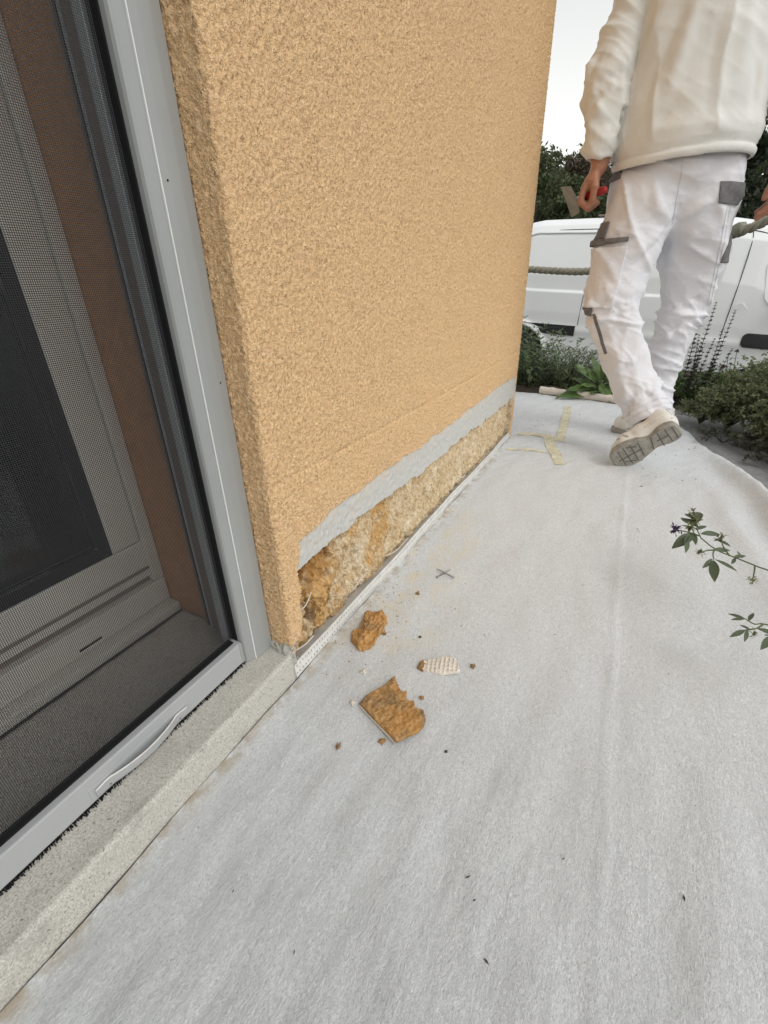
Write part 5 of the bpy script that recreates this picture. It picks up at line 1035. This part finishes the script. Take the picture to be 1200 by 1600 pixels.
sprig('small alfalfa sprig without flowers entering low at the right', [[(1.00, 0.80, 0.0), (0.85, 0.80, 0.07), (0.76, 0.79, 0.105), (0.687, 0.779, 0.12), (0.667, 0.764, 0.125), (0.653, 0.765, 0.13)], [(0.680, 0.775, 0.121), (0.668, 0.755, 0.124), (0.652, 0.742, 0.125)], [(0.76, 0.79, 0.105), (0.71, 0.765, 0.115), (0.680, 0.752, 0.118)]],
      [((0.653, 0.765, 0.13), (0.634, 0.757, 0.128)), ((0.653, 0.765, 0.13), (0.631, 0.770, 0.130)), ((0.658, 0.764, 0.128), (0.667, 0.787, 0.132)), ((0.652, 0.742, 0.125), (0.632, 0.725, 0.118)), ((0.655, 0.745, 0.125), (0.650, 0.722, 0.118)), ((0.668, 0.755, 0.124), (0.700, 0.755, 0.122)), ((0.690, 0.755, 0.118), (0.672, 0.722, 0.112)), ((0.660, 0.745, 0.125), (0.645, 0.752, 0.126)), ((0.70, 0.76, 0.118), (0.690, 0.730, 0.112))], [((0.664, 0.740, 0.122), 0.008, 14)], [])

# ================================================================== rope barrier
rp = thing('rope_barrier', 'thick weathered three-strand rope strung behind the walking person', 'rope', (0.4, 3.2, 0)); 
RP = spline([(-0.95, 3.35, 0.76), (-0.45, 3.33, 0.690), (-0.03, 3.32, 0.652), (0.14, 3.30, 0.660), (0.384, 3.20, 0.700), (0.722, 2.95, 0.786), (0.835, 2.88, 0.830), (1.10, 2.72, 0.94), (1.42, 2.55, 1.06)], 260)
sL = np.concatenate([[0], np.cumsum(np.linalg.norm(np.diff(RP, axis=0), axis=1))]); T = np.gradient(RP, axis=0); T /= np.linalg.norm(T, axis=1)[:, None]; n_ = np.cross(T, (0, 0, 1.0)); n_ /= np.linalg.norm(n_, axis=1)[:, None]; b_ = np.cross(T, n_)
for k in range(3):
    ph = -sL/0.105*2*math.pi+k*2*math.pi/3; Q = RP+0.0105*(np.cos(ph)[:, None]*n_+np.sin(ph)[:, None]*b_); V, F = tube(Q, 0.0112, 8); obj('strand', V, F, M['rope'], rp)
i0 = int(np.argmin(np.abs(RP[:, 0]-0.735))); V, F = tube(RP[i0-3:i0+3]+np.array((0, 0, 0.01)), 0.030, 12); V = V+0.002*n3(V, 0.02, 77)[:, None]*np.array((0, 0, 1)); obj('whipping', V, F, M['rope_dark'], rp)
for (x, y, zt, lb) in ((1.43, 2.545, 1.14, 'round wooden rope post standing right of the planting'), (-0.98, 3.36, 0.86, 'round wooden rope post standing behind the house')):
    V, F = lathe([(0.045, 0), (0.045, zt-0.02), (0.038, zt), (0.01, zt+0.008)], (x, y, -0.005), (0, 0, 1), 16); tag(obj('rope_post', V, F, M['wood_post'], base=(x, y, 0)), lb, 'post', 'posts carrying the rope')

# ================================================================== parked van
van = bpy.data.objects.new('parked_van', None); COL.objects.link(van); tag(van, 'white panel van parked behind the rope and the planting', 'van')
van.location = (-1.22, 7.40, -0.53); van.rotation_euler = (0, R(3.2), R(-6.0))
def vobj(nm, V, F, mt, par=None, smooth=True):
    o = obj(nm, np.asarray(V, float), F, M[mt], None, smooth); o.parent = par or van; return o
nu, nv_ = 240, 170; xs_ = np.linspace(0.0, 4.08, nu)
zr = np.interp(xs_, [0, 0.05, 0.14, 0.3, 1.2, 2.2, 2.6, 2.75, 3.15, 3.3, 3.8, 4.0, 4.08], [1.60, 1.74, 1.80, 1.825, 1.84, 1.82, 1.76, 1.66, 1.16, 1.08, 0.98, 0.85, 0.60])
wsc = np.interp(xs_, [0, 0.03, 0.10, 0.25, 2.6, 3.4, 3.85, 4.0, 4.08], [0.90, 0.945, 0.975, 1, 1, 0.97, 0.90, 0.80, 0.62])
zt = np.linspace(0, 1, nv_); prof_z = np.interp(zt, [0, 0.70, 0.86, 1], [0.20, 1.62, 1.80, 1.82]); prof_y = np.interp(zt, [0, 0.10, 0.30, 0.50, 0.70, 0.80, 0.88, 1.0], [0.80, 0.855, 0.872, 0.86, 0.775, 0.70, 0.52, 0.0])
def sm(a): a = np.clip(a, 0, 1); return a*a*(3-2*a)
VV = []
for sgn in (-1, 1):
    X = xs_[:, None]+0*zt[None]; Zb = prof_z[None]+0*X; fz = (zr/1.82)[:, None]; Zv = 0.20+(Zb-0.20)*np.clip((zr[:, None]-0.20)/(1.62), 0, 2); Yv = prof_y[None]*wsc[:, None]
    # pressed panel in the load bay side
    ex_ = np.maximum(np.abs(X-1.20)-(1.10-0.22), 0); ez_ = np.maximum(np.abs(Zv-1.35)-(0.31-0.20), 0); sdp = np.hypot(ex_/1.1, ez_)-0.20
    Yv = Yv-0.026*sm(-sdp/0.014)*(Zv < 1.75)+0.010*np.exp(-((Zv-0.62)/0.05)**2)*(X < 3.6)
    arch = np.minimum(np.hypot(X-0.28, Zv-0.30), np.hypot(X-3.28, Zv-0.30)); Yv = Yv+0.022*np.exp(-((arch-0.37)/0.022)**2)
    ok = arch > 0.345
    VV.append((X, sgn*Yv, Zv, ok))
for k, (X, Yv, Zv, ok) in enumerate(VV):
    V = np.stack([X.ravel(), Yv.ravel(), Zv.ravel()], 1); mk = (ok[:-1, :-1] & ok[1:, 1:] & ok[1:, :-1] & ok[:-1, 1:]); F = grid_faces(nu, nv_, mk); F = F[:, ::-1] if k == 0 else F
    v, f_ = compact(V, F); vobj('body_shell', v, f_, 'paint_white')
X, Yv, Zv, _ = VV[0]
V = [(0.001, y, z) for y, z in zip(Yv[0], Zv[0])]+[(0.001, -y, z) for y, z in zip(Yv[0][::-1], Zv[0][::-1])]; vobj('tail_gate', V, [list(range(len(V)))], 'paint_white', None, False)
V = [(4.078, y, z) for y, z in zip(Yv[-1], Zv[-1])]+[(4.078, -y, z) for y, z in zip(Yv[-1][::-1], Zv[-1][::-1])]; vobj('nose', V, [list(range(len(V)))[::-1]], 'paint_white', None, False)
V, F = box((0.05, -0.76, 0.20), (4.0, 0.76, 0.34)); vobj('underbody', V, F, 'van_trim', None, False)
def side_y(x, z, sgn=-1):
    i = np.argmin(np.abs(xs_-x)); zc = VV[0][2][i]; return float(np.interp(z, zc, np.abs(VV[0][1][i])))*sgn
def on_side(poly, off, mt, nm, thick=0.012, par=None, sgn=-1):
    n = len(poly); V = [(x, side_y(x, z, sgn)+sgn*off, z) for x, z in poly]+[(x, side_y(x, z, sgn)+sgn*(off-thick), z) for x, z in poly]
    F = [list(range(n)) if sgn < 0 else list(range(n))[::-1], list(range(n, 2*n))[::-1] if sgn < 0 else list(range(n, 2*n))]+[[i, n+i, n+(i+1) % n, (i+1) % n] for i in range(n)]
    return vobj(nm, V, F, mt, par, False)
def rrect(x0, x1, z0, z1, r, sh=0.0):
    P = []
    for cx_, cz_, a0 in ((x1-r, z1-r, 0), (x0+r, z1-r, 90), (x0+r, z0+r, 180), (x1-r, z0+r, 270)):
        for a in np.linspace(a0, a0+90, 7): P.append((cx_+r*math.cos(R(a))+sh*(cz_+r*math.sin(R(a))-z0), cz_+r*math.sin(R(a))))
    return P
for sgn in (-1, 1):
    on_side([(x, z) for x, z in ((0.03, 0.565), (0.30, 0.56), (0.97, 0.555), (0.97, 0.67), (0.30, 0.67), (0.03, 0.665))], 0.014, 'van_trim', 'rub_strip', 0.02, None, sgn)
    d_ = on_side(rrect(2.49, 3.20, 0.36, 1.02, 0.06, 0.0), 0.004, 'paint_white', 'front_door', 0.008, None, sgn); on_side(rrect(2.66, 3.00, 0.60, 0.74, 0.05), 0.010, 'van_trim', 'handle_recess', 0.02, d_, sgn)
    on_side(rrect(2.74, 3.12, 1.00, 1.42, 0.09, -0.25), 0.010, 'paint_white', 'window_surround', 0.012, None, sgn); on_side(rrect(2.80, 3.08, 1.045, 1.38, 0.06, -0.25), 0.016, 'van_glass', 'side_window', 0.01, None, sgn)
    for pts in ([(0.99, 0.36), (0.99, 0.7), (0.99, 1.0), (1.0, 1.045)], [(2.47, 0.36), (2.47, 0.8), (2.47, 1.2), (2.46, 1.55), (2.44, 1.66)], [(0.10, 1.665), (0.6, 1.69), (1.4, 1.695), (2.3, 1.68), (2.6, 1.63)]):
        P = spline([(x, side_y(x, z, sgn)-sgn*0.0015, z) for x, z in pts], 30); V, F = tube(P, 0.0045, 6); vobj('panel_seam', V, F, 'van_trim')
    for x in (0.28, 3.28):
        yy = sgn*0.80; wh = bpy.data.objects.new('wheel', None); COL.objects.link(wh); wh.parent = van; wh.location = (x, yy, 0.30)
        V, F = lathe([(0.18, -0.09), (0.27, -0.09), (0.295, -0.06), (0.30, 0.0), (0.295, 0.06), (0.27, 0.09), (0.18, 0.09)], (0, 0, 0), (0, sgn, 0), 30); o = vobj('tyre', V, F, 'tyre', wh); V, F = lathe([(0.02, 0.075), (0.06, 0.07), (0.15, 0.055), (0.185, 0.085), (0.19, -0.05)], (0, 0, 0), (0, sgn, 0), 24); vobj('rim', V, F, 'rim', wh)
        a_ = np.linspace(-10, 190, 40); P = np.array([(x+0.352*math.cos(R(q)), side_y(x+0.352*math.cos(R(q)), max(0.21, 0.30+0.352*math.sin(R(q))), sgn), max(0.21, 0.30+0.352*math.sin(R(q)))) for q in a_]); V, F = tube(P, 0.022, 8); vobj('arch_lip', V, F, 'paint_white')
        V, F = lathe([(0.35, -0.22), (0.36, 0.0)], (x, sgn*0.60, 0.30), (0, sgn, 0), 24); vobj('wheel_well', V, F[:24], 'van_trim')
    on_side(rrect(3.62, 3.92, 0.66, 0.86, 0.05), 0.006, 'van_glass', 'headlight', 0.02, None, sgn); on_side(rrect(0.02, 0.09, 0.85, 1.3, 0.02), 0.012, 'red', 'tail_light', 0.02, None, sgn)
    V, F = box((2.98, sgn*0.86-0.0, 0.98), (3.10, sgn*1.02, 1.16), 0.03); vobj('wing_mirror', V, F, 'van_trim')
V = [(2.79, -0.60, 1.655), (2.79, 0.60, 1.655), (3.16, 0.72, 1.185), (3.16, -0.72, 1.185)]; V = [(x+0.015, y, z+0.012) for x, y, z in V]; vobj('windscreen', V, [[0, 3, 2, 1]], 'van_glass', None, False)
V, F = box((0.9, -0.55, 1.836), (1.9, 0.55, 1.850), 0.005); vobj('roof_reflection', V, F, 'guide', None, False)  # dark panel standing in for a reflection on the white roof
# road the van stands on, on the same slope
V, F = box((-6, -1.35, -0.10), (12, 3.5, 0.0)); o = obj('road', V, F, M['road'], None, False); o.location = van.location; o.rotation_euler = van.rotation_euler; tag(o, kind='structure')

# ================================================================== trees behind
def tree(name, label, x, y, z, h, rx, rz, seed, mt, nblob=30, nleaf=380, ls=0.095):
    t = thing(name, label, 'tree', (x, y, z), 'trees on the slope behind the van'); rg = np.random.default_rng(seed); st = []
    c0 = np.array((x, y, z+h-rz)); V, F = tube(spline([(x, y, z-0.3), (x+rg.normal(0, .1), y, z+h*0.4), (x+rg.normal(0, .2), y, z+h*0.85)], 8), np.linspace(0.05*h*0.5, 0.02, 8), 8); tr_ = obj('trunk', V, F, M['bark'], t); C = []
    for k in range(nblob):
        d = rg.standard_normal(3); d /= np.linalg.norm(d); c = c0+d*np.array((rx, rx, rz))*rg.uniform(0.3, 0.92)**0.7; r = rg.uniform(0.18, 0.34)*rx
        q = rg.standard_normal((nleaf, 3)); q /= np.linalg.norm(q, axis=1)[:, None]; q *= (r*rg.uniform(0.3, 1.12, nleaf)**0.6)[:, None]*np.array((1.15, 1.15, 0.75)); C.append(c+q)
        if k % 4 == 0: st.append(tube([(x, y, z+h*rg.uniform(0.25, 0.5)), (c+np.array((x, y, c[2])))*0.5, c], [0.05, 0.035, 0.012], 5, False))
    V, F = cloud_quads(np.concatenate(C), ls, seed+1); tag(obj('crown', V, F, M[mt], t), kind='stuff'); V, F = join(*st); obj('limbs', V, F, M['bark'], t)
tree('broadleaf_tree', 'dark green round tree closest to the house wall edge', -4.9, 24.5, 0.0, 6.0, 2.1, 2.7, 201, 'leaf_wood')
tree('broadleaf_tree', 'brown tinged tree rising just above the sleeve cuff', -3.0, 32, 1.0, 6.3, 2.2, 2.4, 202, 'leaf_brown')
tree('broadleaf_tree', 'green bushy tree behind the scraper blade', -2.4, 20.5, -0.6, 3.9, 1.9, 1.9, 203, 'leaf_wood')
tree('broadleaf_tree', 'tall dark tree filling the gap right of the sweatshirt', 2.2, 15.5, -0.8, 4.9, 1.7, 2.5, 204, 'leaf_darktree', 34, 420, 0.09)
tree('broadleaf_tree', 'dark low tree above the van roof at the right border', 3.4, 13.5, -0.8, 3.6, 1.5, 1.9, 205, 'leaf_darktree', 30, 420, 0.085)
tree('broadleaf_tree', 'small green tree low behind the rear roof of the van', -4.1, 18.0, -0.8, 3.1, 1.7, 1.6, 206, 'leaf_wood')
# the wood on the hill reads as one mass
rg = np.random.default_rng(211); C = []; B = []
for k in range(520):
    x, y = rg.uniform(-34, 40), rg.uniform(30, 60); z = float(HZ(np.array(x), np.array(y))); h = rg.uniform(2.2, 4.2); r = rg.uniform(1.0, 1.9)
    q = rg.standard_normal((150, 3)); q /= np.linalg.norm(q, axis=1)[:, None]; q *= rg.uniform(0.55, 1.1, 150)[:, None]*np.array((r, r, h*0.5)); C.append(np.array((x, y, z+h*0.5))+q)
V, F = cloud_quads(np.concatenate(C), 0.26, 212); tag(obj('hillside_wood', V, F, M['leaf_wood']), 'dark green wood covering the hill behind the van', 'wood', kind='stuff')
